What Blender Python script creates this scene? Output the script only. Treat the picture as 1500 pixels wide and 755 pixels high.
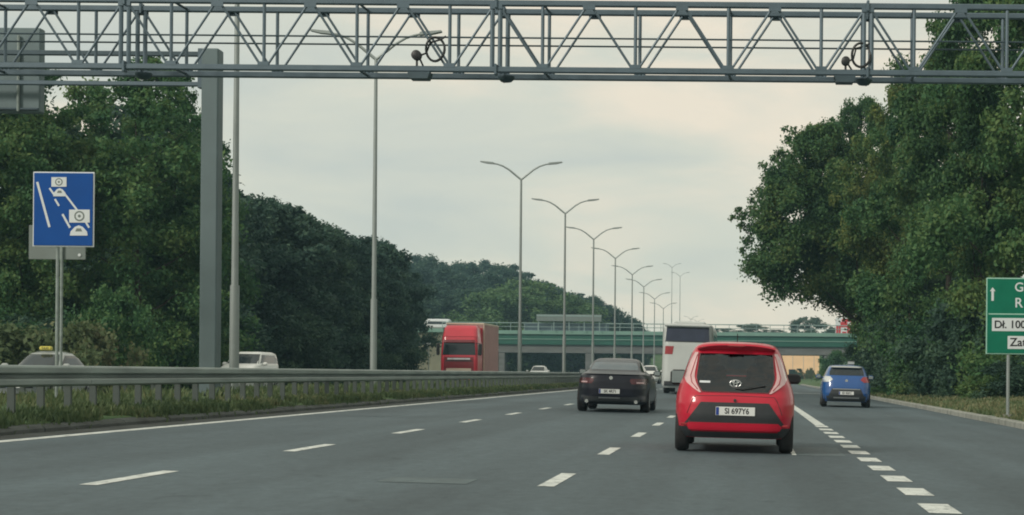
import bpy, math, random
import numpy as np
from mathutils import Vector, Matrix
R = math.radians
S = bpy.context.scene
for o in list(bpy.data.objects): bpy.data.objects.remove(o)
COL = S.collection

# ------------------------------------------------------------------ camera, sky, sun, exposure
F, PX, PY, ROLL, CAMZ = 2500.0, 1095.0, 549.0, R(0.5), 1.05
cam = bpy.data.cameras.new('camera'); camo = bpy.data.objects.new('camera', cam); COL.objects.link(camo)
cam.sensor_width = 36; cam.lens = F / 1500 * 36
cam.shift_x = (750 - PX) / 1500; cam.shift_y = (PY - 377.5) / 1500
cam.clip_start = 0.2; cam.clip_end = 5000
camo.matrix_world = Matrix.Translation((0, 0, CAMZ)) @ Matrix.Rotation(R(90), 4, 'X') @ Matrix.Rotation(ROLL, 4, 'Z')
S.camera = camo

def W(px, py, d):
    """photo position (1500 px wide frame) at distance d -> world point, used to measure the place"""
    u, v = px - PX, py - PY
    c, s = math.cos(ROLL), math.sin(ROLL)
    return Vector(((u * c + v * s) * d / F, d, CAMZ - (-u * s + v * c) * d / F))

SUNV = Vector((-0.62, -0.62, 0.50)).normalized()
world = bpy.data.worlds.new('World'); S.world = world; world.use_nodes = True
wn, wl = world.node_tree.nodes, world.node_tree.links
wn.clear()
out = wn.new('ShaderNodeOutputWorld')
sky = wn.new('ShaderNodeTexSky'); sky.sky_type = 'NISHITA'; sky.sun_disc = False
sky.sun_elevation = math.asin(SUNV.z); sky.sun_rotation = math.atan2(SUNV.x, SUNV.y)
bg = wn.new('ShaderNodeBackground'); bg.inputs['Strength'].default_value = 0.08
wl.new(sky.outputs['Color'], bg.inputs['Color'])
tc = wn.new('ShaderNodeTexCoord'); mp = wn.new('ShaderNodeMapping'); mp.inputs['Scale'].default_value = (1.0, 1.0, 4.2)
wl.new(tc.outputs['Generated'], mp.inputs['Vector'])
n1 = wn.new('ShaderNodeTexNoise'); n1.inputs['Scale'].default_value = 4.6; n1.inputs['Detail'].default_value = 5
n1.inputs['Roughness'].default_value = 0.5; n1.inputs['Distortion'].default_value = 0.4
wl.new(mp.outputs['Vector'], n1.inputs['Vector'])
cr = wn.new('ShaderNodeValToRGB')
cr.color_ramp.elements[0].position = 0.34; cr.color_ramp.elements[0].color = (0.52, 0.555, 0.505, 1)
cr.color_ramp.elements[1].position = 0.66; cr.color_ramp.elements[1].color = (0.78, 0.70, 0.565, 1)
e = cr.color_ramp.elements.new(0.5); e.color = (0.61, 0.62, 0.53, 1)
wl.new(n1.outputs['Fac'], cr.inputs['Fac'])
bgc = wn.new('ShaderNodeBackground'); bgc.inputs['Strength'].default_value = 1.06
wl.new(cr.outputs['Color'], bgc.inputs['Color'])
mx = wn.new('ShaderNodeMixShader'); mx.inputs['Fac'].default_value = 0.93
wl.new(bg.outputs[0], mx.inputs[1]); wl.new(bgc.outputs[0], mx.inputs[2]); wl.new(mx.outputs[0], out.inputs['Surface'])

sl = bpy.data.lights.new('sun', 'SUN'); sl.energy = 1.9; sl.angle = R(11); sl.color = (1.0, 0.93, 0.82)
so = bpy.data.objects.new('sun', sl); COL.objects.link(so)
so.rotation_euler = SUNV.to_track_quat('Z', 'Y').to_euler()
so.location = (-40, -40, 60)
S.view_settings.view_transform = 'Standard'; S.view_settings.look = 'None'
S.view_settings.exposure = 0.14; S.view_settings.gamma = 1.0; S.view_settings.use_curve_mapping = False
S.cycles.pixel_filter_type = 'BLACKMAN_HARRIS'; S.cycles.filter_width = 1.9
S.cycles.max_bounces = 6; S.cycles.volume_bounces = 1; S.cycles.transparent_max_bounces = 8; S.cycles.use_denoising = True

# ------------------------------------------------------------------ materials
def mat(name, col, rough=0.6, metal=0.0, var=0.12, scale=5.0, coat=0.0, spec=0.5, bump=0.0, bscale=40.0, stretch=None):
    m = bpy.data.materials.new(name); m.use_nodes = True
    n, l = m.node_tree.nodes, m.node_tree.links
    b = n['Principled BSDF']
    b.inputs['Roughness'].default_value = rough; b.inputs['Metallic'].default_value = metal
    b.inputs['Coat Weight'].default_value = coat; b.inputs['Coat Roughness'].default_value = 0.08
    b.inputs['Specular IOR Level'].default_value = spec
    t = n.new('ShaderNodeTexCoord'); nz = n.new('ShaderNodeTexNoise')
    nz.inputs['Scale'].default_value = scale; nz.inputs['Detail'].default_value = 6
    if stretch:
        mm = n.new('ShaderNodeMapping'); mm.inputs['Scale'].default_value = stretch
        l.new(t.outputs['Object'], mm.inputs['Vector']); l.new(mm.outputs['Vector'], nz.inputs['Vector'])
    else:
        l.new(t.outputs['Object'], nz.inputs['Vector'])
    mr = n.new('ShaderNodeMapRange'); mr.inputs['From Min'].default_value = .25; mr.inputs['From Max'].default_value = .75
    mr.inputs['To Min'].default_value = 1 - var; mr.inputs['To Max'].default_value = 1 + var
    l.new(nz.outputs['Fac'], mr.inputs['Value'])
    vm = n.new('ShaderNodeVectorMath'); vm.operation = 'SCALE'; vm.inputs[0].default_value = col[:3]
    l.new(mr.outputs['Result'], vm.inputs['Scale']); l.new(vm.outputs['Vector'], b.inputs['Base Color'])
    if bump:
        nb = n.new('ShaderNodeTexNoise'); nb.inputs['Scale'].default_value = bscale; nb.inputs['Detail'].default_value = 4
        l.new(t.outputs['Object'], nb.inputs['Vector'])
        bp = n.new('ShaderNodeBump'); bp.inputs['Strength'].default_value = bump; bp.inputs['Distance'].default_value = 0.02
        l.new(nb.outputs['Fac'], bp.inputs['Height']); l.new(bp.outputs['Normal'], b.inputs['Normal'])
    return m

def leaf_mat(name, c0, c1, c2, trans=0.22):
    m = bpy.data.materials.new(name); m.use_nodes = True
    n, l = m.node_tree.nodes, m.node_tree.links
    b = n['Principled BSDF']; b.inputs['Roughness'].default_value = .65; b.inputs['Specular IOR Level'].default_value = .25
    g = n.new('ShaderNodeNewGeometry'); oi = n.new('ShaderNodeObjectInfo'); t = n.new('ShaderNodeTexCoord')
    nz = n.new('ShaderNodeTexNoise'); nz.inputs['Scale'].default_value = .45; nz.inputs['Detail'].default_value = 3
    l.new(t.outputs['Object'], nz.inputs['Vector'])
    a = n.new('ShaderNodeMath'); a.operation = 'MULTIPLY_ADD'; a.inputs[1].default_value = .35
    l.new(g.outputs['Random Per Island'], a.inputs[0]); 
    a2 = n.new('ShaderNodeMath'); a2.operation = 'MULTIPLY_ADD'; a2.inputs[1].default_value = .35
    l.new(oi.outputs['Random'], a2.inputs[0])
    mr = n.new('ShaderNodeMapRange'); mr.inputs['From Min'].default_value = .3; mr.inputs['From Max'].default_value = .7; mr.inputs['To Max'].default_value = .45; mr.inputs['To Min'].default_value = -.1
    l.new(nz.outputs['Fac'], mr.inputs['Value']); l.new(mr.outputs['Result'], a2.inputs[2]); l.new(a2.outputs[0], a.inputs[2])
    r = n.new('ShaderNodeValToRGB'); r.color_ramp.elements[0].color = (*c0, 1); r.color_ramp.elements[1].color = (*c2, 1)
    r.color_ramp.elements[0].position = .05; r.color_ramp.elements[1].position = .95
    e = r.color_ramp.elements.new(.5); e.color = (*c1, 1)
    l.new(a.outputs[0], r.inputs['Fac']); l.new(r.outputs['Color'], b.inputs['Base Color'])
    tr = n.new('ShaderNodeBsdfTranslucent'); l.new(r.outputs['Color'], tr.inputs['Color'])
    mxs = n.new('ShaderNodeMixShader'); mxs.inputs['Fac'].default_value = trans
    l.new(b.outputs[0], mxs.inputs[1]); l.new(tr.outputs[0], mxs.inputs[2]); l.new(mxs.outputs[0], n['Material Output'].inputs['Surface'])
    return m

def road_mat(name, base, markx):
    """worn asphalt: long wheel tracks, tar seams, patches and grain, all in world metres"""
    m = bpy.data.materials.new(name); m.use_nodes = True
    n, l = m.node_tree.nodes, m.node_tree.links
    b = n['Principled BSDF']; b.inputs['Roughness'].default_value = .78; b.inputs['Specular IOR Level'].default_value = .4
    t = n.new('ShaderNodeTexCoord')
    def noise(scale, st, det=4, rough=.55):
        mp = n.new('ShaderNodeMapping'); mp.inputs['Scale'].default_value = st
        l.new(t.outputs['Object'], mp.inputs['Vector'])
        z = n.new('ShaderNodeTexNoise'); z.inputs['Scale'].default_value = scale; z.inputs['Detail'].default_value = det; z.inputs['Roughness'].default_value = rough
        l.new(mp.outputs['Vector'], z.inputs['Vector']); return z.outputs['Fac']
    def rng(v, a, b_, c, d):
        x = n.new('ShaderNodeMapRange'); x.inputs['From Min'].default_value = a; x.inputs['From Max'].default_value = b_
        x.inputs['To Min'].default_value = c; x.inputs['To Max'].default_value = d; l.new(v, x.inputs['Value']); return x.outputs['Result']
    def mul(a, c):
        x = n.new('ShaderNodeMath'); x.operation = 'MULTIPLY'; l.new(a, x.inputs[0]); l.new(c, x.inputs[1]); return x.outputs[0]
    track = rng(noise(1.0, (.8, .012, 1), 3), .3, .7, .80, 1.16)
    patch = rng(noise(1.0, (.45, .11, 1), 5, .62), .35, .65, .85, 1.13)
    grain = rng(noise(9, (1, .45, 1), 8, .8), .25, .75, .70, 1.28)
    spots = rng(noise(2.2, (1, .5, 1), 6, .7), .61, .70, 1.0, .70)
    sep = n.new('ShaderNodeSeparateXYZ'); l.new(t.outputs['Object'], sep.inputs[0])
    k = mul(mul(track, patch), mul(grain, spots))
    # wheel-path polish: one cosine per lane
    wv = n.new('ShaderNodeMath'); wv.operation = 'MULTIPLY_ADD'; wv.inputs[1].default_value = 2 * math.pi / 1.75; wv.inputs[2].default_value = 0.6
    l.new(sep.outputs['X'], wv.inputs[0])
    cs = n.new('ShaderNodeMath'); cs.operation = 'COSINE'; l.new(wv.outputs[0], cs.inputs[0])
    k = mul(k, rng(cs.outputs[0], -1, 1, .92, 1.07))
    crack = rng(noise(.9, (1, .6, 1), 3, .6), .497, .503, 0, 1)
    cw = n.new('ShaderNodeMath'); cw.operation = 'PINGPONG'; cw.inputs[1].default_value = .5; l.new(crack, cw.inputs[0])
    k = mul(k, rng(cw.outputs[0], 0.0, .5, 1.0, .80))
    vm = n.new('ShaderNodeVectorMath'); vm.operation = 'SCALE'; vm.inputs[0].default_value = base
    l.new(k, vm.inputs['Scale']); l.new(vm.outputs['Vector'], b.inputs['Base Color'])
    nb = n.new('ShaderNodeTexNoise'); nb.inputs['Scale'].default_value = 60; l.new(t.outputs['Object'], nb.inputs['Vector'])
    bp = n.new('ShaderNodeBump'); bp.inputs['Strength'].default_value = .35; bp.inputs['Distance'].default_value = .01
    l.new(nb.outputs['Fac'], bp.inputs['Height']); l.new(bp.outputs['Normal'], b.inputs['Normal'])
    return m

def soil_mat(name, g0, g1, d0, scale=.6):
    m = bpy.data.materials.new(name); m.use_nodes = True
    n, l = m.node_tree.nodes, m.node_tree.links
    b = n['Principled BSDF']; b.inputs['Roughness'].default_value = .9; b.inputs['Specular IOR Level'].default_value = .15
    t = n.new('ShaderNodeTexCoord')
    z = n.new('ShaderNodeTexNoise'); z.inputs['Scale'].default_value = scale; z.inputs['Detail'].default_value = 9; z.inputs['Roughness'].default_value = .65
    l.new(t.outputs['Object'], z.inputs['Vector'])
    r = n.new('ShaderNodeValToRGB'); r.color_ramp.elements[0].position = .32; r.color_ramp.elements[0].color = (*g0, 1)
    r.color_ramp.elements[1].position = .68; r.color_ramp.elements[1].color = (*d0, 1)
    e = r.color_ramp.elements.new(.5); e.color = (*g1, 1)
    l.new(z.outputs['Fac'], r.inputs['Fac']); l.new(r.outputs['Color'], b.inputs['Base Color'])
    nb = n.new('ShaderNodeTexNoise'); nb.inputs['Scale'].default_value = 9; nb.inputs['Detail'].default_value = 8; l.new(t.outputs['Object'], nb.inputs['Vector'])
    bp = n.new('ShaderNodeBump'); bp.inputs['Strength'].default_value = .8; bp.inputs['Distance'].default_value = .08
    l.new(nb.outputs['Fac'], bp.inputs['Height']); l.new(bp.outputs['Normal'], b.inputs['Normal'])
    return m

M = {}
M['asphalt'] = road_mat('asphalt', (.077, .107, .121), 0)
M['asphalt_old'] = road_mat('asphalt_old', (.08, .105, .112), 0)
M['patch'] = mat('asphalt_patch', (.096, .130, .139), .85, var=.2, scale=9)
M['tar'] = mat('tar_seam', (.03, .034, .036), .6, var=.2)
M['paint'] = mat('road_paint', (.62, .65, .62), .7, var=.22, scale=7)
def worn(m, under):
    n, l = m.node_tree.nodes, m.node_tree.links; b = n['Principled BSDF']; src = b.inputs['Base Color'].links[0].from_socket
    t = n.new('ShaderNodeTexCoord'); z = n.new('ShaderNodeTexNoise'); z.inputs['Scale'].default_value = 9; z.inputs['Detail'].default_value = 9; z.inputs['Roughness'].default_value = .75
    mp = n.new('ShaderNodeMapping'); mp.inputs['Scale'].default_value = (1, .35, 1); l.new(t.outputs['Object'], mp.inputs['Vector']); l.new(mp.outputs['Vector'], z.inputs['Vector'])
    r = n.new('ShaderNodeMapRange'); r.inputs['From Min'].default_value = .52; r.inputs['From Max'].default_value = .66; r.inputs['To Max'].default_value = .8; l.new(z.outputs['Fac'], r.inputs['Value'])
    x = n.new('ShaderNodeMix'); x.data_type = 'RGBA'; l.new(r.outputs['Result'], x.inputs['Factor']); l.new(src, x.inputs['A']); x.inputs['B'].default_value = (*under, 1)
    l.new(x.outputs['Result'], b.inputs['Base Color'])
worn(M['paint'], (.13, .16, .165))
M['kerb'] = mat('kerb_concrete', (.27, .28, .25), .85, var=.35, scale=3, bump=.5)
M['dirt_kerb'] = mat('dirty_kerb', (.066, .074, .070), .9, var=.4, scale=2.5, bump=.6)
M['grassland'] = soil_mat('grassland', (.06, .11, .055), (.085, .145, .065), (.15, .155, .09))
M['forest_floor'] = soil_mat('forest_floor', (.02, .03, .015), (.03, .045, .02), (.05, .05, .03), .3)
M['grass'] = leaf_mat('grass_blade', (.070, .115, .055), (.13, .175, .082), (.27, .245, .14), .38)
M['steel'] = mat('galvanised_steel', (.095, .135, .165), .5, .3, var=.12, scale=4)
M['steel_dark'] = mat('weathered_steel', (.05, .078, .095), .5, .3, var=.15, scale=4)
M['rail'] = mat('guardrail_zinc', (.235, .28, .265), .6, .2, var=.30, scale=1.3, stretch=(1, .6, 5))
M['railpost'] = mat('guardrail_post_zinc', (.085, .105, .098), .6, .4, var=.2, scale=3)
M['pole'] = mat('lamp_pole_zinc', (.27, .305, .30), .5, .35, var=.08, scale=2)
M['postgrey'] = mat('gantry_post_paint', (.115, .158, .168), .55, .2, var=.1, scale=1.5)
M['black'] = mat('black_plastic', (.018, .02, .022), .5, var=.15)
M['trim'] = mat('dark_trim', (.026, .03, .034), .55, var=.15)
M['rubber'] = mat('tyre_rubber', (.016, .016, .017), .85, var=.2, scale=12)
M['alloy'] = mat('wheel_alloy', (.35, .36, .37), .35, .8, var=.1)
M['glass'] = mat('car_glass', (.02, .028, .032), .06, 0, var=.1, spec=.6)
def clear_glass(name, tint, refl):
    m = bpy.data.materials.new(name); m.use_nodes = True; n, l = m.node_tree.nodes, m.node_tree.links
    n.remove(n['Principled BSDF'])
    t = n.new('ShaderNodeBsdfTransparent'); t.inputs['Color'].default_value = (*tint, 1)
    g = n.new('ShaderNodeBsdfGlossy'); g.inputs['Roughness'].default_value = .05; g.inputs['Color'].default_value = (.9, .95, 1, 1)
    f = n.new('ShaderNodeFresnel'); f.inputs['IOR'].default_value = refl
    nz = n.new('ShaderNodeTexNoise'); nz.inputs['Scale'].default_value = 3.0; tc_ = n.new('ShaderNodeTexCoord'); l.new(tc_.outputs['Object'], nz.inputs['Vector'])
    bp = n.new('ShaderNodeBump'); bp.inputs['Strength'].default_value = .35; bp.inputs['Distance'].default_value = .06
    l.new(nz.outputs['Fac'], bp.inputs['Height']); l.new(bp.outputs['Normal'], g.inputs['Normal']); l.new(bp.outputs['Normal'], f.inputs['Normal'])
    x = n.new('ShaderNodeMixShader'); l.new(f.outputs[0], x.inputs[0]); l.new(t.outputs[0], x.inputs[1]); l.new(g.outputs[0], x.inputs[2])
    l.new(x.outputs[0], n['Material Output'].inputs['Surface']); return m
M['tinted'] = clear_glass('tinted_rear_glass', (.62, .70, .70), 1.75)
M['screen'] = clear_glass('windscreen_glass', (.80, .86, .84), 1.45)
M['cabin'] = mat('cabin_lining', (.022, .024, .027), .8, var=.2)
M['seat'] = mat('seat_fabric', (.03, .032, .036), .9, var=.2)
M['glass_blue'] = mat('saloon_rear_glass', (.085, .115, .135), .12, 0, var=.25, scale=2, spec=.45)  # blue-grey base carries the window's bluish highlight
M['tail_dark'] = mat('smoked_tail_lamp', (.07, .008, .014), .25, 0, var=.1, coat=.5)
M['mirror'] = mat('mirror_glass', (.26, .29, .30), .06, 1.0, var=.02)
M['red'] = mat('red_paint', (.48, .010, .034), .36, 0, var=.06, scale=2, coat=.55, spec=.3)
M['black_car'] = mat('black_paint', (.010, .011, .020), .35, 0, var=.1, scale=2, coat=.22, spec=.3)
M['blue'] = mat('blue_paint', (.003, .070, .26), .35, 0, var=.06, scale=2, coat=.9)
M['white_car'] = mat('white_paint', (.66, .68, .66), .35, 0, var=.03, scale=2, coat=.6)
M['silver_car'] = mat('silver_paint', (.42, .45, .44), .35, .4, var=.03, scale=2, coat=.6)
M['bus_white'] = mat('bus_white', (.50, .53, .52), .42, 0, var=.06, scale=1.2, coat=.4)
M['bus_glass'] = mat('bus_glass', (.025, .032, .06), .12, 0, var=.2, scale=2)
M['tail'] = mat('tail_lamp', (.30, .012, .02), .2, 0, var=.1, coat=.8)
M['tail_pale'] = mat('tail_lamp_sky_sheen', (.64, .40, .41), .18, 0, var=.15, scale=7, coat=1)  # pale pink base includes the sky's reflection on the lamps
M['lens'] = mat('clear_lens', (.62, .64, .64), .15, .2, var=.08, coat=.8)
M['chrome'] = mat('chrome', (.62, .63, .63), .2, 1, var=.03)
M['plate'] = mat('plate_white', (.66, .68, .67), .5, var=.05)
M['ink'] = mat('black_ink', (.012, .013, .016), .6, var=.05)
M['euro'] = mat('plate_blue', (.01, .04, .25), .5, var=.05)
M['signblue'] = mat('sign_blue', (.002, .066, .29), .6, var=.08, scale=2, spec=.2)
M['signwhite'] = mat('sign_white', (.62, .66, .68), .5, var=.05, scale=3)
M['signgreen'] = mat('sign_green', (.004, .15, .09), .6, var=.1, scale=3, spec=.2)
M['signmint'] = mat('sign_green_border', (.30, .52, .43), .5, var=.06)
M['signback'] = mat('sign_back', (.16, .19, .18), .55, .3, var=.1, scale=3)
M['vmsback'] = mat('message_sign_back', (.12, .165, .175), .6, .2, var=.12, scale=2)
M['truckred'] = mat('truck_red', (.60, .030, .055), .4, 0, var=.06, scale=1.5, coat=.6)
M['truckred_dark'] = mat('truck_red_dark', (.20, .012, .02), .45, 0, var=.1, scale=1.5, coat=.4)
M['tarp'] = mat('truck_tarpaulin', (.42, .24, .23), .75, 0, var=.1, scale=1.2)
M['cream'] = mat('cream_trim', (.60, .50, .40), .6, var=.08)
M['taxi_yellow'] = mat('taxi_sign_yellow', (.62, .55, .10), .45, var=.06)
M['bridge_green'] = mat('bridge_green_paint', (.006, .078, .052), .55, var=.2, scale=.5)
M['bridge_pale'] = mat('bridge_pale_green', (.15, .27, .225), .6, var=.12, scale=.4)
M['bridge_concrete'] = mat('bridge_concrete', (.13, .165, .18), .85, var=.2, scale=.3)
M['bridge_beam'] = mat('bridge_beam_concrete', (.12, .125, .125), .85, var=.25, scale=.4, stretch=(1, 1, 4))
M['abutment'] = mat('abutment_concrete', (.19, .185, .13), .9, var=.3, scale=.35)
M['railgrey'] = mat('bridge_railing_paint', (.22, .30, .29), .6, var=.1)
M['glasspanel'] = mat('noise_panel', (.085, .125, .15), .3, var=.2, scale=.3)
M['peach'] = mat('peach_render', (.92, .62, .37), .8, var=.10, scale=.4)
M['roofgrey'] = mat('roof_sheet', (.14, .15, .16), .6, var=.15, scale=.5)
M['window_dark'] = mat('window_dark', (.03, .04, .045), .15, var=.1)
M['signred'] = mat('sign_red', (.50, .015, .025), .5, var=.08)
M['concrete'] = mat('foundation_concrete', (.24, .24, .22), .9, var=.25, scale=2)
M['bark'] = mat('bark', (.045, .038, .028), .9, var=.4, scale=5, bump=.6, stretch=(1, 1, .2))
M['leaf_dark'] = leaf_mat('leaf_dark', (.026, .058, .044), (.050, .102, .070), (.092, .155, .086), .32)
M['leaf_wood'] = leaf_mat('leaf_wood', (.028, .062, .052), (.053, .108, .082), (.095, .160, .100), .33)
M['leaf_mid'] = leaf_mat('leaf_mid', (.028, .090, .050), (.074, .168, .064), (.165, .235, .076), .36)
M['leaf_warm'] = leaf_mat('leaf_warm', (.026, .080, .042), (.074, .155, .054), (.195, .225, .064), .36)
M['leaf_light'] = leaf_mat('leaf_light', (.045, .110, .055), (.085, .165, .066), (.13, .21, .085), .34)
M['leaf_far'] = leaf_mat('leaf_far', (.055, .10, .07), (.085, .135, .09), (.12, .17, .11), .3)

# ------------------------------------------------------------------ helpers
def tag(o, label=None, cat=None, group=None, kind=None):
    if label: o['label'] = label
    if cat: o['category'] = cat
    if group: o['group'] = group
    if kind: o['kind'] = kind
    return o
def empty(name, loc, label=None, cat=None, group=None, rz=0.0):
    o = bpy.data.objects.new(name, None); COL.objects.link(o); o.location = loc; o.rotation_euler = (0, 0, rz)
    o.empty_display_size = .3
    return tag(o, label, cat, group)
def kids(o): return [c for c in bpy.data.objects if c.parent == o]
def copy_tree(o, parent=None):
    c = o.copy(); COL.objects.link(c); c.parent = parent
    for ch in kids(o): copy_tree(ch, c)
    return c

class MB:
    def __init__(s): s.v = []; s.f = []
    def add(s, vs, fs):
        k = len(s.v); s.v += [tuple(v) for v in vs]; s.f += [tuple(i + k for i in f) for f in fs]; return s
    def box(s, c, d, rot=None, taper=1.0):
        x, y, z = d[0] / 2, d[1] / 2, d[2] / 2
        vs = [Vector((i * x * (taper if k > 0 else 1), j * y * (taper if k > 0 else 1), k * z)) for k in (-1, 1) for j in (-1, 1) for i in (-1, 1)]
        if rot is not None: vs = [rot @ v for v in vs]
        c = Vector(c)
        return s.add([v + c for v in vs], [(0, 2, 3, 1), (4, 5, 7, 6), (0, 1, 5, 4), (2, 6, 7, 3), (0, 4, 6, 2), (1, 3, 7, 5)])
    def bbox(s, c, d, bev=.02):
        """box with chamfered vertical and horizontal edges"""
        x, y, z = d[0] / 2, d[1] / 2, d[2] / 2; b = min(bev, x * .9, y * .9, z * .9); vs = []; fs = []
        def ring(xx, yy, zz, bb):
            return [(xx - bb, -yy, zz), (xx, -yy + bb, zz), (xx, yy - bb, zz), (xx - bb, yy, zz), (-xx + bb, yy, zz), (-xx, yy - bb, zz), (-xx, -yy + bb, zz), (-xx + bb, -yy, zz)]
        rings = [ring(x - b, y - b, -z, b * .4), ring(x, y, -z + b, b), ring(x, y, z - b, b), ring(x - b, y - b, z, b * .4)]
        for r in rings: vs += [(p[0] + c[0], p[1] + c[1], p[2] + c[2]) for p in r]
        for k in range(3):
            for i in range(8): fs.append((k * 8 + i, k * 8 + (i + 1) % 8, (k + 1) * 8 + (i + 1) % 8, (k + 1) * 8 + i))
        fs.append(tuple(reversed(range(8)))); fs.append(tuple(range(24, 32)))
        return s.add(vs, fs)
    def tube(s, pts, rad, seg=8, cap=True):
        pts = [Vector(p) for p in pts]; n = len(pts)
        if not hasattr(rad, '__len__'): rad = [rad] * n
        vs = []; fs = []; prev = None
        for i, p in enumerate(pts):
            t = (pts[min(i + 1, n - 1)] - pts[max(i - 1, 0)]).normalized()
            if prev is None:
                a = Vector((0, 0, 1)) if abs(t.z) < .9 else Vector((1, 0, 0))
                u = t.cross(a).normalized()
            else:
                u = (prev - t * prev.dot(t)).normalized()
            prev = u; w = t.cross(u)
            for k in range(seg):
                a = 2 * math.pi * k / seg
                vs.append(p + (u * math.cos(a) + w * math.sin(a)) * rad[i])
        for i in range(n - 1):
            for k in range(seg): fs.append((i * seg + k, i * seg + (k + 1) % seg, (i + 1) * seg + (k + 1) % seg, (i + 1) * seg + k))
        if cap: fs.append(tuple(reversed(range(seg)))); fs.append(tuple(range((n - 1) * seg, n * seg)))
        return s.add(vs, fs)
    def prism(s, pts, axis, a, b):
        """polygon in the plane across an axis, pushed from a to b along it"""
        n = len(pts)
        def P(p, t): return {'x': (t, p[0], p[1]), 'y': (p[0], t, p[1]), 'z': (p[0], p[1], t)}[axis]
        vs = [P(p, a) for p in pts] + [P(p, b) for p in pts]
        return s.add(vs, [tuple(range(n)), tuple(reversed(range(n, 2 * n)))] + [(i, i + n, (i + 1) % n + n, (i + 1) % n) for i in range(n)])
    def lathe(s, prof, axis='z', c=(0, 0, 0), seg=24):
        """profile of (radius, along) turned about an axis through c"""
        vs = []; fs = []; n = len(prof)
        for r, h in prof:
            for k in range(seg):
                a = 2 * math.pi * k / seg; p, q = r * math.cos(a), r * math.sin(a)
                v = {'z': (p, q, h), 'x': (h, p, q), 'y': (p, h, q)}[axis]
                vs.append((v[0] + c[0], v[1] + c[1], v[2] + c[2]))
        for i in range(n - 1):
            for k in range(seg): fs.append((i * seg + k, i * seg + (k + 1) % seg, (i + 1) * seg + (k + 1) % seg, (i + 1) * seg + k))
        fs.append(tuple(reversed(range(seg)))); fs.append(tuple(range((n - 1) * seg, n * seg)))
        return s.add(vs, fs)
    def build(s, name, m, parent=None, smooth=False, loc=None):
        me = bpy.data.meshes.new(name); me.from_pydata(s.v, [], s.f); me.validate(); me.update()
        import bmesh
        bm = bmesh.new(); bm.from_mesh(me); bmesh.ops.recalc_face_normals(bm, faces=bm.faces[:])
        if smooth:
            for f in bm.faces: f.smooth = True
            for e in bm.edges:
                if len(e.link_faces) == 2 and e.calc_face_angle(0) > R(38): e.smooth = False
        bm.to_mesh(me); bm.free()
        me.materials.append(m)
        o = bpy.data.objects.new(name, me); COL.objects.link(o); o.parent = parent
        if loc is not None: o.location = loc
        return o

FONT = bpy.data.fonts.load('<builtin>') if '<builtin>' in [f.filepath for f in bpy.data.fonts] else None
def text(name, body, size, m, parent, loc, rot=(R(90), 0, 0), ext=.002, align='CENTER', sx=1.0, bold=0.0):
    cu = bpy.data.curves.new(name, 'FONT'); cu.body = body; cu.size = size; cu.extrude = ext; cu.align_x = align; cu.align_y = 'CENTER'; cu.offset = bold
    ob = bpy.data.objects.new(name, cu); COL.objects.link(ob)
    dg = bpy.context.evaluated_depsgraph_get()
    me = bpy.data.meshes.new_from_object(ob.evaluated_get(dg)); me.name = name
    bpy.data.objects.remove(ob); bpy.data.curves.remove(cu)
    me.materials.clear(); me.materials.append(m)
    o = bpy.data.objects.new(name, me); COL.objects.link(o); o.parent = parent; o.location = loc; o.rotation_euler = rot; o.scale = (sx, 1, 1)
    return o

def boolean_cut(o, cutters):
    for c in cutters:
        md = o.modifiers.new('cut', 'BOOLEAN'); md.operation = 'DIFFERENCE'; md.solver = 'EXACT'; md.object = c; md.material_mode = 'TRANSFER'
    dg = bpy.context.evaluated_depsgraph_get(); dg.update()
    me = bpy.data.meshes.new_from_object(o.evaluated_get(dg))
    o.modifiers.clear(); old = o.data; me.name = old.name; o.data = me
    for c in cutters: bpy.data.objects.remove(c)

# ------------------------------------------------------------------ ground, roads
def rz(x): return -.02 * x                         # our carriageway drains to the right
def oz(x): return .20 + .02 * (x + 16.4)           # the oncoming one to the left
PROF = [(-780, 7), (-120, 3.0), (-60, 1.4), (-40, .8), (-31, .35), (-28.2, .02), (-27.6, -.08), (-16.2, .12), (-16.0, .34), (-14.5, .42), (-12.6, .46), (-10.6, .42), (-9.70, .33), (-9.50, .10),
        (-9.2, .12), (0, -.06), (6.2, -.19), (6.45, -.02), (7.5, .05), (10, .2), (15, .4), (30, .8), (120, 2.5), (780, 6)]
def gz(x):
    return float(np.interp(x, [p[0] for p in PROF], [p[1] for p in PROF]))
def ramp(x, y):
    """the land rises to a low hill behind the flyover"""
    a = max(0, min(1, (y - 380) / 70)); a = a * a * (3 - 2 * a)
    b = 1 - max(0, min(1, (abs(x + 20) - 26) / 40)); 
    return 12.0 * a * max(0, b)
def sheet(name, xs, ys, zf, m, kind='structure'):
    vs = [(x, y, zf(x, y)) for y in ys for x in xs]; nx = len(xs)
    fs = [(j * nx + i, j * nx + i + 1, (j + 1) * nx + i + 1, (j + 1) * nx + i) for j in range(len(ys) - 1) for i in range(nx - 1)]
    o = MB().add(vs, fs).build(name, m); tag(o, kind=kind); return o
gx = sorted(set([p[0] for p in PROF] + [-100, -80, -70, -50, -45, -34, -22, -20, 20, 40, 50, 60]))
gy = [-60, 0, 40, 80, 120, 160, 200, 250, 300, 340, 370, 380, 395, 410, 425, 440, 455, 480, 520, 600, 800, 1200, 1340]
sheet('ground', gx, gy, lambda x, y: gz(x) - .02 + ramp(x, y), M['grassland'])
ry = [-40, 0, 20, 40, 60, 80, 110, 150, 200, 260, 330, 376]
sheet('road', list(np.linspace(-9.46, 6.2, 12)), ry, lambda x, y: rz(x), M['asphalt'])
sheet('oncoming_road', list(np.linspace(-27.5, -16.35, 8)), ry, lambda x, y: oz(x), M['asphalt_old'])
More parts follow.
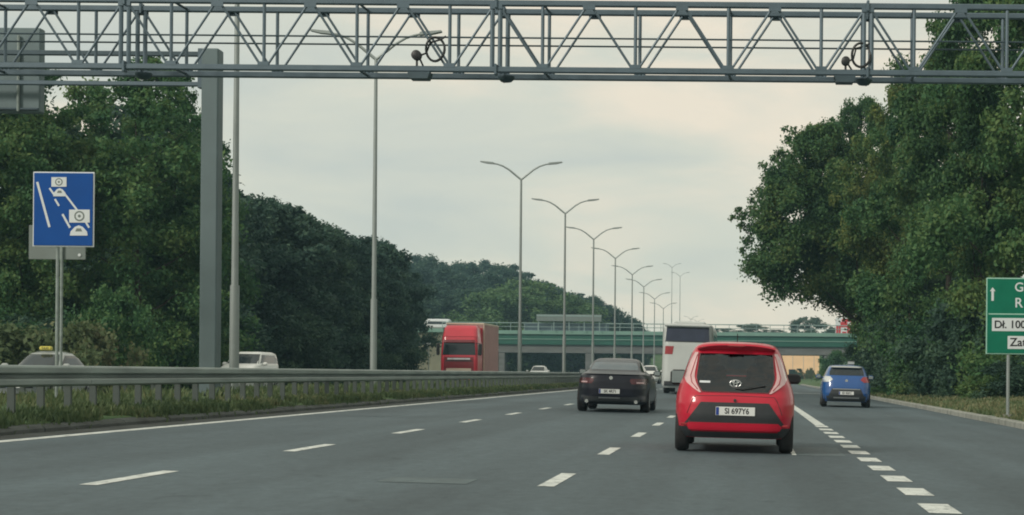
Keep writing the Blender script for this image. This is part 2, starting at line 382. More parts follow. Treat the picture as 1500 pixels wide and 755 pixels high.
def strip(name, x0, x1, spans, m, zf=rz, dz=.004):
    mb = MB()
    for a, b in spans:
        k = max(1, int((b - a) / 30))
        for i in range(k):
            y0, y1 = a + (b - a) * i / k, a + (b - a) * (i + 1) / k
            mb.add([(x0, y0, zf(x0) + dz), (x1, y0, zf(x1) + dz), (x1, y1, zf(x1) + dz), (x0, y1, zf(x0) + dz)], [(0, 1, 2, 3)])
    o = mb.build(name, m); tag(o, kind='structure'); return o
EDGE, D2, D1, RL = -8.85, -5.34, -1.79, 1.57
strip('edge_line', EDGE - .1, EDGE + .1, [(-20, 370)], M['paint'])
def dashes(y0, per, ln, end=330): return [(y, y + ln) for y in np.arange(y0, end, per)]
d2 = .905 * F / (697 - 543.5) - 1.0          # first dash of the left lane line, centre row 697
d1 = 1.075 * F / (714 - 547) - 1.0
strip('lane_line', D2 - .075, D2 + .075, dashes(d2 - 12, 6.05, 2.0), M['paint'])
strip('lane_line', D1 - .075, D1 + .075, dashes(d1 - 12, 6.05, 2.0), M['paint'])
de = 1.10 * F / (749 - 551.5)
strip('exit_lane_line', RL - .13, RL + .13, [(y, y + 1.0) for y in np.arange(de - .5 - 8, 36, 2.0)], M['paint'])
strip('exit_edge_line', RL - .11, RL + .11, [(36.6, 180)], M['paint'])
strip('lane_line', 3.9, 4.02, [(47, 49)], M['patch'])
strip('stop_line', 1.9, 5.6, [(104, 105.2)], M['paint'])
strip('asphalt_repair', .66, 1.32, [(22.6, 25.2)], M['patch'], dz=.003)
strip('asphalt_repair', .60, .66, [(22.6, 25.2)], M['paint'], dz=.0035)
strip('asphalt_repair', -3.3, -2.5, [(15.2, 15.9)], M['patch'], dz=.003)
# oncoming carriageway markings
strip('edge_line', -16.95, -16.77, [(-20, 370)], M['paint'], oz)
strip('lane_line', -20.5, -20.35, dashes(10, 6, 2), M['paint'], oz)
strip('lane_line', -24.0, -23.85, dashes(12, 6, 2), M['paint'], oz)
def kerbs(name, pts, m, y0, y1, stone):
    """one run of kerb stones, each with its joint"""
    mb = MB(); y = y0
    while y < y1:
        L = stone * (1 if y < 120 else 4)
        jx = random.uniform(-.008, .008); jz = random.uniform(-.008, .008)
        mb.prism([(p[0] + jx, p[1] + jz) for p in pts], 'y', y + .004, y + L - .004); y += L
    o = mb.build(name, m); tag(o, kind='structure'); return o
random.seed(3)
kerbs('kerb', [(6.2, -.30), (6.2, .0), (6.24, .02), (6.42, .02), (6.42, -.30)], M['kerb'], -20, 200, 1.0)
kerbs('median_kerb', [(-9.46, -.2), (-9.46, .24), (-9.50, .275), (-9.74, .30), (-9.74, -.2)], M['dirt_kerb'], 5, 330, 1.0)
strip('gutter', -9.455, -9.02, [(0, 200)], M['dirt_kerb'], dz=.005)

# grass
def tufts(name, seed, n, area, hmin, hmax, m):
    rg = np.random.default_rng(seed)
    xs, ys = area(rg, n)
    V = []; Fc = []
    for x, y in zip(xs, ys):
        z = gz(x) - .03; h0 = rg.uniform(hmin, hmax)
        for b in range(4):
            a = rg.uniform(0, 6.28); h = h0 * rg.uniform(.6, 1.1); w = .008 + .008 * rg.random() + .00035 * y; l = h * rg.uniform(.2, .6)
            bx, by = x + rg.normal(0, .05), y + rg.normal(0, .05)
            ca, sa = math.cos(a), math.sin(a); k = len(V)
            V += [(bx - sa * w, by + ca * w, z), (bx + sa * w, by - ca * w, z), (bx + ca * l * .4 + sa * w * .8, by + sa * l * .4 - ca * w * .8, z + h * .6), (bx + ca * l * .4 - sa * w * .8, by + sa * l * .4 + ca * w * .8, z + h * .6), (bx + ca * l, by + sa * l, z + h)]
            Fc += [(k, k + 1, k + 2, k + 3), (k + 3, k + 2, k + 4)]
    me = bpy.data.meshes.new(name); me.from_pydata(V, [], Fc); me.materials.append(m)
    o = bpy.data.objects.new(name, me); COL.objects.link(o); tag(o, kind='stuff'); return o
def clumpy(rg, n, x0, x1, y0, y1, pw=1.6):
    y = y0 + (y1 - y0) * rg.random(n * 2) ** pw; x = rg.uniform(x0, x1, n * 2)
    k = (np.sin(x * 3.1 + y * 1.3) + np.sin(y * 2.2 - x * 1.7) + np.sin(y * .61 + 2)) / 3 + rg.normal(0, .4, n * 2)
    i = np.argsort(-k)[:n]; return x[i], y[i]
tufts('median_grass', 1, 18000, lambda r, n: clumpy(r, n, -10.9, -9.52, 19, 150), .07, .19, M['grass'])
tufts('median_grass', 2, 5000, lambda r, n: clumpy(r, n, -15.9, -10.9, 19, 150), .10, .30, M['grass'])
tufts('verge_grass', 3, 8000, lambda r, n: clumpy(r, n, 6.5, 12, 33, 120, 1.3), .06, .2, M['grass'])

# ------------------------------------------------------------------ trees
def leaf_mesh(name, seed, blobs, n, size, m, flat=.85):
    """many leaf-sized faces spread through clumps (x, y, z, radius)"""
    rg = np.random.default_rng(seed)
    B = np.array(blobs); w = B[:, 3] ** 2; idx = rg.choice(len(B), n, p=w / w.sum())
    d = rg.normal(size=(n, 3)); d /= np.linalg.norm(d, axis=1)[:, None]
    rad = rg.random(n) ** .45 * (1 + .25 * rg.normal(size=n).clip(-1, 2.2))
    P = B[idx, :3] + d * (B[idx, 3] * rad)[:, None] * np.array([1, 1, flat])
    nrm = d * .6 + rg.normal(size=(n, 3)) * .7 + np.array([0, 0, .35]); nrm /= np.linalg.norm(nrm, axis=1)[:, None]
    a = rg.normal(size=(n, 3)); u = np.cross(nrm, a); u /= np.linalg.norm(u, axis=1)[:, None]; v = np.cross(nrm, u)
    s = size * rg.uniform(.6, 1.35, n)[:, None]
    V = np.empty((n, 4, 3)); V[:, 0] = P - u * s * .55; V[:, 1] = P - v * s * .33 + nrm * s * .06; V[:, 2] = P + u * s * .55; V[:, 3] = P + v * s * .33 + nrm * s * .06
    V = V.reshape(-1, 3)
    me = bpy.data.meshes.new(name); me.vertices.add(n * 4); me.vertices.foreach_set('co', V.ravel())
    me.loops.add(n * 4); me.loops.foreach_set('vertex_index', np.arange(n * 4, dtype=np.int32))
    me.polygons.add(n); me.polygons.foreach_set('loop_start', np.arange(0, n * 4, 4, dtype=np.int32))
    me.polygons.foreach_set('loop_total', np.full(n, 4, dtype=np.int32))
    me.update(calc_edges=True); me.materials.append(m); return me
def crown_blobs(seed, H, Rr, n, prof, zlo, rc=(.16, .30)):
    rg = np.random.default_rng(seed); out = []
    for i in range(n):
        t = rg.random() ** .8; z = H * (zlo + (1 - zlo) * t); pr = np.interp(t, [p[0] for p in prof], [p[1] for p in prof]) * Rr
        a = rg.uniform(0, 6.283); r = pr * rg.random() ** .42
        lob = 1 + .22 * math.sin(3 * a + seed) + .14 * math.sin(5 * a + 2 * seed + z)
        out.append((r * lob * math.cos(a), r * lob * math.sin(a), z, Rr * rg.uniform(*rc) * (1.15 - .45 * t)))
    return out
def trunk_mesh(seed, H, r, limbs, spread, name='trunk', lean=0.0):
    rg = random.Random(seed); mb = MB()
    pts = [(0, 0, -.3)]; x = y = 0
    for k in range(1, 8):
        x += rg.uniform(-.03, .03) * H * .3 + lean * k / 28; y += rg.uniform(-.03, .03) * H * .3; pts.append((x, y, H * .82 * k / 7))
    rad = [r * 1.25] + [r * (1 - .85 * k / 7) for k in range(1, 8)]
    mb.tube(pts, rad, 8)
    for i in range(limbs):
        k = rg.randint(2, 6); p = pts[k]; a = rg.uniform(0, 6.28); L = spread * rg.uniform(.5, .95)
        q = [p]
        for j in range(1, 5):
            q.append((p[0] + math.cos(a) * L * j / 4 + rg.uniform(-.1, .1), p[1] + math.sin(a) * L * j / 4 + rg.uniform(-.1, .1), p[2] + L * (.25 * j / 2 + .04 * j * j / 2) * .7))
        mb.tube(q, [rad[k] * .55 * (1 - .2 * j) for j in range(5)], 6)
    o = mb.build(name, M['bark'], smooth=True); return o
OVAL = [(0, .45), (.2, .85), (.45, 1), (.75, .75), (1, .18)]
TALL = [(0, .55), (.2, .9), (.5, .95), (.8, .6), (1, .12)]
CONE = [(0, .9), (.3, .8), (.7, .45), (1, .06)]
ROUND = [(0, .7), (.25, 1), (.6, .95), (.85, .6), (1, .2)]
LOW = [(0, .95), (.4, 1), (.75, .75), (1, .25)]
PROTO = {}
def proto(kind, tname, seed, H, Rr, nb, nl, size, prof, zlo, m, trunk_r, limbs=6, rc=(.16, .30), sprigs=(), lean=0.0):
    e = empty(tname, (0, 0, -500))
    blobs = crown_blobs(seed, H, Rr, nb, prof, zlo, rc) + list(sprigs)
    if lean: blobs = [(b[0] + lean * min(1, max(0, (b[2] / H - .15) / .3)), b[1], b[2], b[3]) for b in blobs]
    me = leaf_mesh('crown', seed, blobs, nl, size, m)
    c = bpy.data.objects.new('crown', me); COL.objects.link(c); c.parent = e
    t = trunk_mesh(seed, H, trunk_r, limbs, Rr * .85, 'trunk' if trunk_r > .06 else 'stem', lean); t.parent = e
    PROTO[kind] = [e, H, Rr, False]
    return e
def plant(kind, x, y, h, w=None, label='', cat='tree', group=None, z=None, rot=None, rnd=random):
    P = PROTO[kind]
    if P[3]: o = copy_tree(P[0])
    else: o = P[0]; P[3] = True
    sz = h / P[1]; sw = (w / (2 * P[2])) if w else sz
    o.location = (x, y, (gz(x) + ramp(x, y) if z is None else z) - .03); o.scale = (sw, sw, sz)
    o.rotation_euler = (0, 0, rnd.uniform(0, 6.28) if rot is None else rot)
    return tag(o, label, cat, group)

proto('wood_a', 'forest_tree', 11, 16, 4.6, 90, 15000, .34, TALL, .10, M['leaf_wood'], .2)
proto('wood_b', 'forest_tree', 23, 16, 4.2, 84, 14000, .33, OVAL, .14, M['leaf_wood'], .2)
proto('wood_c', 'forest_tree', 37, 16, 3.8, 80, 13000, .32, CONE, .08, M['leaf_dark'], .18)
proto('wood_d', 'forest_tree', 41, 16, 5.2, 94, 16000, .34, ROUND, .12, M['leaf_dark'], .22)
proto('birch', 'broadleaf_tree', 53, 17, 5.2, 130, 42000, .22, OVAL, .10, M['leaf_mid'], .2, 9, (.11, .22))
proto('birch_b', 'broadleaf_tree', 59, 17, 4.8, 120, 38000, .22, TALL, .08, M['leaf_mid'], .2, 9, (.11, .22))
proto('light_tree', 'broadleaf_tree', 61, 12, 5, 90, 16000, .34, ROUND, .08, M['leaf_light'], .2)
proto('far_tree', 'distant_tree', 67, 14, 5.5, 70, 9000, .5, ROUND, .05, M['leaf_far'], .25)
proto('bush', 'roadside_bush', 71, 4, 2.6, 56, 12000, .18, LOW, .02, M['leaf_dark'], .05, 4, (.2, .34))
proto('bush_mid', 'roadside_bush', 73, 4, 2.6, 56, 12000, .18, LOW, .02, M['leaf_mid'], .05, 4, (.2, .34))
proto('dry_bush', 'roadside_bush', 79, 2.2, 2.6, 40, 6000, .2, LOW, .0, M['grass'], .04, 4, (.18, .3))

rn = random.Random(5)
# the wood left of the oncoming carriageway: its skyline as measured along the photograph
SKX = [-300, 0, 40, 70, 100, 130, 160, 250, 280, 300, 325, 345, 380, 430, 480, 520, 560, 600, 660, 700, 760, 790, 830, 870, 900, 930, 960]
SKY = [60, 70, 110, 120, 170, 110, 92, 95, 120, 215, 245, 270, 283, 303, 325, 345, 352, 378, 384, 383, 392, 410, 424, 432, 448, 468, 490]
def sky_h(x, d):
    px = PX + x * F / d
    py = np.interp(px, SKX, SKY)
    return float((PY - 4 - py) * d / F + CAMZ)
WG = 'trees of the wood beyond the oncoming carriageway'
y = 74.0
while y < 330:
    x = -31 - rn.uniform(0, 3.5)
    h = sky_h(x, y) - gz(x)
    px = PX + x * F / y
    if 325 < px < 560 + rn.uniform(-25, 20) and h > 3:
        k = rn.choice(['wood_a', 'wood_b', 'wood_c', 'wood_d'])
        hh = h * rn.uniform(.90, 1.0)
        plant(k, x, y, hh, min(hh * .62, 9.5) * rn.uniform(.85, 1.1), 'dark green tree in the dense wood edge beyond the oncoming carriageway', 'tree', WG, rnd=rn)
    y += 2.5 if y < 150 else 5.5
y = 92.0
while y < 420:
    x = -38 - rn.uniform(0, 6)
    h = sky_h(x, y) - gz(x)
    px = PX + x * F / y
    if 315 < px < 600 and h > 3:
        hh = h * rn.uniform(.90, 1.03)
        plant(rn.choice(['wood_a', 'wood_b', 'wood_c', 'wood_d']), x, y, hh, min(hh * .62, 10) * rn.uniform(.85, 1.1), 'dark tree deep in the wood with only its top showing above the wood edge', 'tree', 'trees deeper in the wood', rnd=rn)
    y += 5.0
for lay, (da, db_, f) in enumerate(((326, 350, .80), (350, 400, .97), (400, 450, 1.02))):
    px = 570
    while px < 945:
        d = rn.uniform(da, db_); x = PX and W(px, 500, d).x; h = (sky_h(x, d) - gz(x) - ramp(x, d)) * rn.uniform(f - .08, f)
        if h > 4: plant(rn.choice(['wood_a', 'wood_b', 'wood_c', 'wood_d']), x, d, h, min(h * .7, 13) * rn.uniform(.9, 1.15), 'hazy dark green tree of the wood rising behind the flyover', 'tree', 'trees of the wood behind the flyover', rnd=rn)
        px += rn.uniform(11, 17) if lay < 2 else 20
# nearer, taller broadleaf trees behind the blue sign
for px, d, dy, w, k, lb in [(205, 78, 92, 9.5, 'birch', 'tall broadleaf tree with yellowish sprays rising just right of the blue sign'),
                            (262, 84, 112, 6.5, 'birch_b', 'slender broadleaf tree whose crown meets the grey post of the sign gantry'),
                            (45, 76, 90, 7.5, 'birch_b', 'broadleaf tree behind the back of the overhead message signs'),
                            (140, 92, 128, 8, 'birch', 'broadleaf tree seen through the gap above the blue sign'),
                            (-40, 74, 60, 8, 'birch', 'broadleaf tree at the far left edge behind the message signs')]:
    p = W(px, dy, d); plant(k, p.x, d, p.z - gz(p.x), w, lb, 'tree', rnd=rn)
for i, (px, d, dy, w, k) in enumerate([(20, 88, 150, 9, 'wood_d'), (95, 94, 200, 9, 'wood_a'), (165, 98, 190, 9, 'wood_b'), (235, 100, 170, 9, 'wood_d'), (290, 96, 250, 8, 'wood_a'), (318, 104, 262, 7, 'wood_c'), (60, 104, 180, 10, 'wood_b'), (-20, 98, 130, 10, 'wood_d'), (190, 112, 160, 10, 'wood_b')]):
    p = W(px, dy, d); plant(k, p.x, d, p.z - gz(p.x), w, 'dark green tree filling the wood behind the tall broadleaf trees', 'tree', 'dark trees behind the broadleaf trees at left', rnd=rn)
# understorey along the oncoming carriageway
for i in range(34):
    yy = 58 + i * 4.2 + rn.uniform(-1, 1); xx = -29.8 - rn.uniform(0, 1.5); px = PX + xx * F / yy
    if px > 574: continue
    h = rn.uniform(2.6, 5.0)
    if px < -60: continue
    plant(rn.choice(['bush', 'bush', 'bush_mid']) if px < 330 else 'bush', xx, yy, h, h * 1.5, 'dense dark green bush at the foot of the wood beyond the oncoming carriageway', 'bush', 'bushes along the foot of the wood', rnd=rn)
for px, d, dy, w, k, lb in [(30, 62, 488, 5.5, 'dry_bush', 'low brownish thicket behind the taxi'), (125, 66, 484, 4.5, 'dry_bush', 'low brownish thicket right of the blue sign posts'),
                            (175, 70, 430, 4.0, 'bush_mid', 'bright green bush right of the blue sign posts'), (75, 70, 475, 4, 'bush', 'dark bush between the blue sign posts and the wood')]:
    p = W(px, dy, d); plant(k, p.x, d, p.z - gz(p.x), w, lb, 'bush', rnd=rn)
for px, d, dy, w, lb in [(718, 262, 430, 15, 'pale green tree behind the left part of the flyover'), (772, 268, 415, 20, 'tall pale green tree behind the flyover, right of the red truck'), (838, 275, 436, 15, 'pale green rounded tree behind the white panel on the flyover')]:
    d = 316; p = W(px, dy, d); plant('light_tree', p.x, d, p.z - gz(p.x), w * 1.1, lb, 'tree', rnd=rn)
for px, d, dy, w, lb in [(1100, 430, 474, 8.5, 'small hazy tree above the flyover, left of the big hazy one'), (1184, 425, 464, 11, 'big rounded hazy tree standing above the flyover'), (1060, 440, 481, 7, 'low hazy tree just right of the bus roof above the flyover'), (1222, 440, 478, 6, 'low hazy tree left of the red and white sign'), (1136, 450, 483, 6, 'low hazy tree between the two larger hazy trees')]:
    p = W(px, dy, d); plant('far_tree', p.x, d, p.z - gz(p.x) - ramp(p.x, d), w, lb, 'tree', rnd=rn)
# big roadside trees on the right
proto('road_a', 'roadside_tree', 101, 15, 5.4, 170, 80000, .19, [(0, .55), (.15, .8), (.4, 1), (.7, .8), (1, .22)], .24, M['leaf_mid'], .28, 12, (.09, .2))
proto('road_b', 'roadside_tree', 107, 17, 5.6, 180, 84000, .185, OVAL, .30, M['leaf_warm'], .28, 12, (.09, .19))
proto('road_c', 'roadside_tree', 113, 17, 5.2, 170, 76000, .185, TALL, .06, M['leaf_mid'], .26, 12, (.09, .19))
proto('road_lean', 'roadside_tree', 127, 15, 5.2, 230, 90000, .19, [(0, .6), (.2, .95), (.45, 1), (.7, .74), (1, .2)], .36, M['leaf_warm'], .28, 14, (.09, .2),
      sprigs=[(.8, 0, 4.6, 1.3), (.6, .3, 3.4, 1.2), (.9, -.3, 5.6, 1.4), (0, 0, 6.2, 1.2), (1.2, 0, 2.4, 1.2), (-.9, .2, 6.4, .9), (.2, -.4, 5.0, 1.0), (-4.3, .5, 9.3, .55), (-4.9, -.4, 9.9, .42), (-5.2, -.2, 10.3, .3), (-4.6, .2, 8.6, .4), (-3.9, .4, 11.4, .5), (-3.4, .2, 12.3, .4), (-2.7, 0, 13.6, .45), (-2.2, .2, 14.4, .4), (-1.9, .1, 14.9, .3), (-4.2, .3, 7.4, .5), (-3.9, 0, 6.3, .4), (-5.0, .1, 9.4, .35), (-5.6, .1, 9.9, .28), (-4.9, -.3, 8.0, .3), (-4.4, -.1, 10.9, .3), (-3.7, 0, 12.9, .3), (-3.1, .1, 13.3, .3), (-2.4, .1, 15.0, .25), (-4.6, 0, 6.9, .28)], lean=-3.5)
RT = [(1290, 107, 190, 10.6, 'road_lean', 0.0, 'tree with a bushy crown leaning out over the exit lane, nearest the flyover'),
      (1338, 98, 118, 8.6, 'road_b', 1.0, 'tall roadside tree with brownish yellow foliage behind the blue car'),
      (1262, 119, 150, 8.6, 'road_b', 3.1, 'tree with olive crown filling in behind the leaning tree'),
      (1390, 88, 84, 9.5, 'road_c', 2.6, 'tall dark green roadside tree left of the green sign'),
      (1440, 80, -20, 9.5, 'road_b', 4.0, 'very tall roadside tree with yellowish leaves behind the green sign'),
      (1530, 74, -80, 10, 'road_c', 5.0, 'very tall green tree at the right edge of the road')]
for px, d, dy, w, k, rot, lb in RT:
    p = W(px, dy, d); plant(k, p.x, d, p.z - gz(p.x), w, lb, 'tree', rot=rot)
for i in range(8):
    d = 122 + i * 14; xx = .088 * d + 4.2 + (i % 3) * 1.5; plant(['wood_d', 'wood_a', 'wood_b'][i % 3], xx, d, 11 + (i % 4), 8, 'dark tree farther along the right verge, mostly hidden by nearer trees', 'tree', 'trees farther along the right verge', rnd=rn)
RB = [(1288, 104, 448, 3.6), (1283, 99, 500, 2.6), (1300, 114, 468, 4.2), (1322, 105, 440, 5), (1345, 97, 440, 6), (1375, 90, 420, 6), (1405, 84, 450, 5.5), (1440, 78, 430, 6), (1480, 73, 440, 5.5), (1520, 70, 420, 6),
      (1312, 101, 520, 3.6), (1330, 92, 510, 4), (1360, 85, 520, 4), (1395, 79, 525, 3.5), (1430, 74, 520, 3.5), (1475, 69, 525, 3.5), (1510, 66, 520, 3.5)]
for i, (px, d, dy, w) in enumerate(RB):
    p = W(px, dy, d); plant('bush' if i % 3 else 'bush_mid', p.x, d, p.z - gz(p.x), w, 'dark bush under the roadside trees on the right verge', 'bush', 'bushes under the right roadside trees', rnd=rn)
for px, d, dy, w, lb in [(1224, 205, 516, 4.4, 'rounded clipped bush beside the exit lane in front of the flyover'), (1295, 92, 566, 1.8, 'low bright green bush on the verge right of the blue car')]:
    p = W(px, dy, d); plant('bush_mid', p.x, d, p.z - gz(p.x), w, lb, 'bush', rnd=rn)

# ------------------------------------------------------------------ guardrails along the median
def w_beam(name, x, y0, y1, z, side, parent):
    prof = [(.0, 0), (.06, .015), (.08, .035), (.08, .095), (.06, .115), (-.03, .132), (-.03, .172), (.06, .188), (.08, .205), (.08, .275), (.06, .298), (0, .31)]
    poly = [(x + side * p, z + q) for p, q in prof] + [(x + side * (p - .012), z + q) for p, q in reversed(prof)]
    mb = MB(); y = y0
    while y < y1:
        L = min(4.0, y1 - y); mb.prism(poly, 'y', y, y + L - .012); y += L
    return mb.build(name, M['rail'], parent)
def guardrail(x, side, y0, y1, label, step, nmax):
    zb = gz(x); e = empty('guardrail', (x, y0, zb), label, 'guardrail')
    b = w_beam('rail', side * .09, 0, y1 - y0, .39, side, e)
    pm = MB(); pm.prism([(-.05, -.3), (.05, -.3), (.05, .70), (-.05, .70)], 'y', -.03, .03)
    first = None; rest = MB(); n = 0; yy = 0.5
    while yy < y1 - y0:
        if n < nmax:
            if first is None: first = pm.build('post', M['railpost'], e); o = first
            else: o = first.copy(); COL.objects.link(o); o.parent = e
            o.location = (0, yy, 0)
        else: rest.prism([(-.05, -.3), (.05, -.3), (.05, .70), (-.05, .70)], 'y', yy - .03, yy + .03)
        n += 1; yy += step
    if rest.v: tag(rest.build('post', M['railpost'], e), kind='stuff')
    return e
guardrail(-10.35, 1, 18.5, 300, 'long steel guardrail along the near edge of the grass median', 1.0, 100)
guardrail(-15.5, -1, 20, 300, 'steel guardrail along the far edge of the median facing the oncoming lanes', 2.0, 60)

# ------------------------------------------------------------------ overhead truss gantry
YG = 33.0; sg = F / YG
def gx_of(px): return W(px, 50, YG).x
zb_f = W(727, 102.5, YG).z; zt_f = W(727, 5, YG).z
BAY = 136 / sg; A0 = gx_of(727)
g = empty('overhead_gantry', (0, YG, 0), 'steel lattice gantry beam spanning the whole road above the red car', 'gantry')
xL, xR = A0 - 12 * BAY, A0 + 9 * BAY
DB = .80; SH = .035          # back plane distance and its small side offset
for yy, sh in ((0, 0), (DB, SH)):
    MB().bbox(((xL + xR) / 2, yy, zb_f), (xR - xL, .11, .115), .02).build('bottom_chord', M['steel'], g)
    MB().bbox(((xL + xR) / 2, yy, zt_f), (xR - xL, .11, .115), .02).build('top_chord', M['steel'], g)
    MB().tube([(xL, yy, zb_f + .62), (xR, yy, zb_f + .62)], .018, 6).build('cable_pipe', M['steel_dark'], g)
for k in range(-12, 10):
    xa = A0 + k * BAY
    for yy, sh in ((0, 0), (DB, SH)):
        if k < 9:
            xv = xa + BAY / 2
            MB().tube([(xv + sh, yy, zb_f + .05), (xv + sh, yy, zt_f - .05)], .034, 8).build('upright', M['steel'], g, True)
        MB().bbox((xa + sh, yy - .052 if yy == 0 else yy + .052, zt_f - .075), (.24, .012, .09), .004).build('gusset_plate', M['steel'], g)
        if k < 9: MB().bbox((xa + BAY / 2 + sh, yy - .052 if yy == 0 else yy + .052, zb_f + .07), (.22, .012, .085), .004).build('gusset_plate', M['steel'], g)
        for sg_ in (-1, 1):
            if not (xL - .01 <= xa + sg_ * (BAY / 2 - .1) <= xR + .01): continue
            MB().tube([(xa + sg_ * .06 + sh, yy, zt_f - .06), (xa + sg_ * (BAY / 2 - .07) + sh, yy, zb_f + .055)], .024, 8).build('diagonal', M['steel'], g, True)
    if k < 9 and k % 2 == 0:
        xv = xa + BAY / 2
        MB().tube([(xv, .05, zb_f), (xv + SH, DB - .05, zb_f)], .025, 6).build('cross_tie', M['steel_dark'], g)
        MB().tube([(xv, .05, zt_f), (xv + SH, DB - .05, zt_f)], .025, 6).build('cross_tie', M['steel_dark'], g)
    if k % 4 == 0 and k > -12:
        for yy, sh in ((0, 0), (DB, SH)):
            for dx in (-.075, .075):
                MB().tube([(xa + dx + sh, yy, zb_f), (xa + dx + sh, yy, zt_f)], .045, 8).build('joint_upright', M['steel'], g, True)
            for zz in (zb_f, zt_f):
                MB().bbox((xa + sh, yy - .0, zz), (.05, .19, .21), .01).build('flange', M['steel'], g)
# portal legs, outside the picture
for xx in (xL, xR):
    e_ = MB().bbox((xx, DB / 2, (zt_f + gz(xx)) / 2), (.4, 1.2, zt_f - gz(xx) + .6), .03).build('leg', M['steel'], g)
# half-round junction housings below the joints
for px in (200, 738, 1268):
    x = gx_of(px); o = MB().lathe([(.02, -.10), (.10, -.085), (.15, -.04), (.165, 0), (.165, .02)], 'z', (0, 0, 0), 20).build('junction_dome', M['steel_dark'], None, True)
    o.location = (x, YG + .40, zb_f - .06 - .02)
    tag(o, {200: 'dark half-round housing under the gantry, left of the grey post', 738: 'dark half-round housing under the middle joint of the gantry', 1268: 'dark half-round housing under the gantry at its right joint'}[px], 'junction housing', 'half-round housings under the gantry')
# sensors standing on the bottom chord
def sensor(px, rad, label, loop_dx, tall):
    x = gx_of(px); e = empty('traffic_sensor', (x, YG, zb_f + .06), label, 'traffic sensor')
    hb = MB().lathe([(rad * .5, -.10), (rad, -.08), (rad, .06), (rad * .8, .11)], 'y', (0, -.02, tall), 16).build('sensor_head', M['black'], e, True)
    MB().tube([(.0, 0, 0), (0, 0, tall - rad * .8)], .022, 8).build('stand', M['black'], e)
    MB().tube([(.12, .02, 0), (.05, .02, tall - .05)], .018, 8).build('stand', M['black'], e)
    mb = MB()
    for r_, cx, cz, w in ((.20, loop_dx, tall + .12, .026), (.17, loop_dx + .03, tall + .10, .02)):
        mb.tube([(cx + r_ * math.cos(a) * .9, -.03 + .03 * math.sin(2 * a), cz + r_ * math.sin(a) * (1.15 if r_ > .18 else 1)) for a in np.linspace(0, 2 * math.pi, 25)], w, 6)
        if r_ > .18: break
    mb.build('cable_loop', M['black'], e)
    MB().tube([(.05, 0, tall), (loop_dx * .5, 0, tall + .05), (loop_dx - .1, -.02, tall + .25), (loop_dx + .1, -.02, tall + .31), (loop_dx + .2, 0, tall + .38)], .02, 6).build('cable', M['black'], e)
    return e
sensor(611, .095, 'black round traffic sensor with thick cable loop, left of the middle gantry joint', .36, .20)
sensor(1239, .085, 'black round traffic sensor with cable loop beside the right gantry joint', .30, .16)
for px, w, lb in ((615, .38, 'grey flat detector box under the gantry below the left sensor'), (1238, .36, 'grey flat detector box under the gantry below the right sensor')):
    x = gx_of(px); o = MB().prism([(-w / 2 - .03, .13), (w / 2 + .03, .13), (w / 2 - .02, 0), (-w / 2 + .02, 0)], 'y', -.09, .25).build('detector_box', M['steel_dark'])
    o.location = (x, YG - .02, zb_f - .06 - .135); tag(o, lb, 'detector box', 'detector boxes under the gantry')

# ------------------------------------------------------------------ cantilever sign gantry in the median
dP = 40.0; pb = W(307.5, 540, dP); pt = W(309, 73, dP)
e = empty('sign_gantry', (pb.x, dP, gz(pb.x)), 'grey square post in the median carrying two beams over the oncoming lanes', 'sign gantry')
H = pt.z - gz(pb.x)
MB().bbox((0, 0, H / 2 - .2), (.40, .40, H + .4), .03).build('post', M['postgrey'], e)
MB().bbox((0, 0, .03), (.8, .8, .06), .02).build('base_plate', M['steel_dark'], e)
for py, th in ((79, .11), (123, .10)):
    z = W(200, py, dP).z - gz(pb.x)
    MB().bbox((-7.0, 0, z), (13.5, .12, th), .015).build('beam', M['steel_dark'] if py < 100 else M['steel'], e)
za, zb2 = W(290, 72, dP).z - gz(pb.x), W(290, 130, dP).z - gz(pb.x)
MB().bbox((-.26, 0, (za + zb2) / 2), (.12, .2, za - zb2), .01).build('end_plate', M['steel'], e)
def vms(px0, px1, py0, py1, label):
    a, b = W(px0, py0, dP + .3), W(px1, py1, dP + .3); w, h = b.x - a.x, a.z - b.z
    t = empty('message_sign', ((a.x + b.x) / 2, dP + .3, b.z), label, 'road sign', 'message signs over the oncoming lanes')
    MB().bbox((0, .16, h / 2), (w, .28, h), .03).build('housing', M['vmsback'], t)
    MB().tube([(w * .12, -.03, .02), (w * .12, -.03, h * .9)], .035, 8).build('mounting_tube', M['rail'], t)
    MB().bbox((0, -.01, h * .04), (w * .96, .05, .05), .01).build('lower_frame', M['steel_dark'], t)
vms(-22, 58, 40, 165, 'back of a grey overhead message sign in the upper left corner')
vms(-190, -60, 40, 165, 'back of a second overhead message sign farther over the oncoming lanes')

# ------------------------------------------------------------------ lamp posts
def lamp(H, span, label, rise=1.0):
    e = empty('street_lamp', (0, 0, 0), label, 'street lamp', 'double-armed street lamps along the median')
    MB().tube([(0, 0, -.4), (0, 0, H * .27)], [.125, .115], 12).build('base_section', M['pole'], e, True)
    MB().tube([(0, 0, H * .27), (0, 0, H)], [.088, .058], 12).build('pole', M['pole'], e, True)
    h = span / 2
    for s in (-1, 1):
        pts = [(0, 0, H - .06)] + [(s * h * t, 0, H - .06 + rise * f) for t, f in ((.15, .28), (.3, .56), (.45, .76), (.58, .86), (.70, .915))]
        a = MB().tube(pts, [.055, .055, .05, .045, .04, .04], 8).build('arm', M['pole'], e, True)
        MB().prism([(s * h * .66, H - .06 + rise * .86), (s * h * .68, H - .06 + rise * .97), (s * h, H - .06 + rise * 1.03), (s * h * 1.0, H - .06 + rise * .98), (s * h * .85, H - .06 + rise * .90)], 'y', -.13, .13).build('lamp_head', M['pole'], a)
    return e
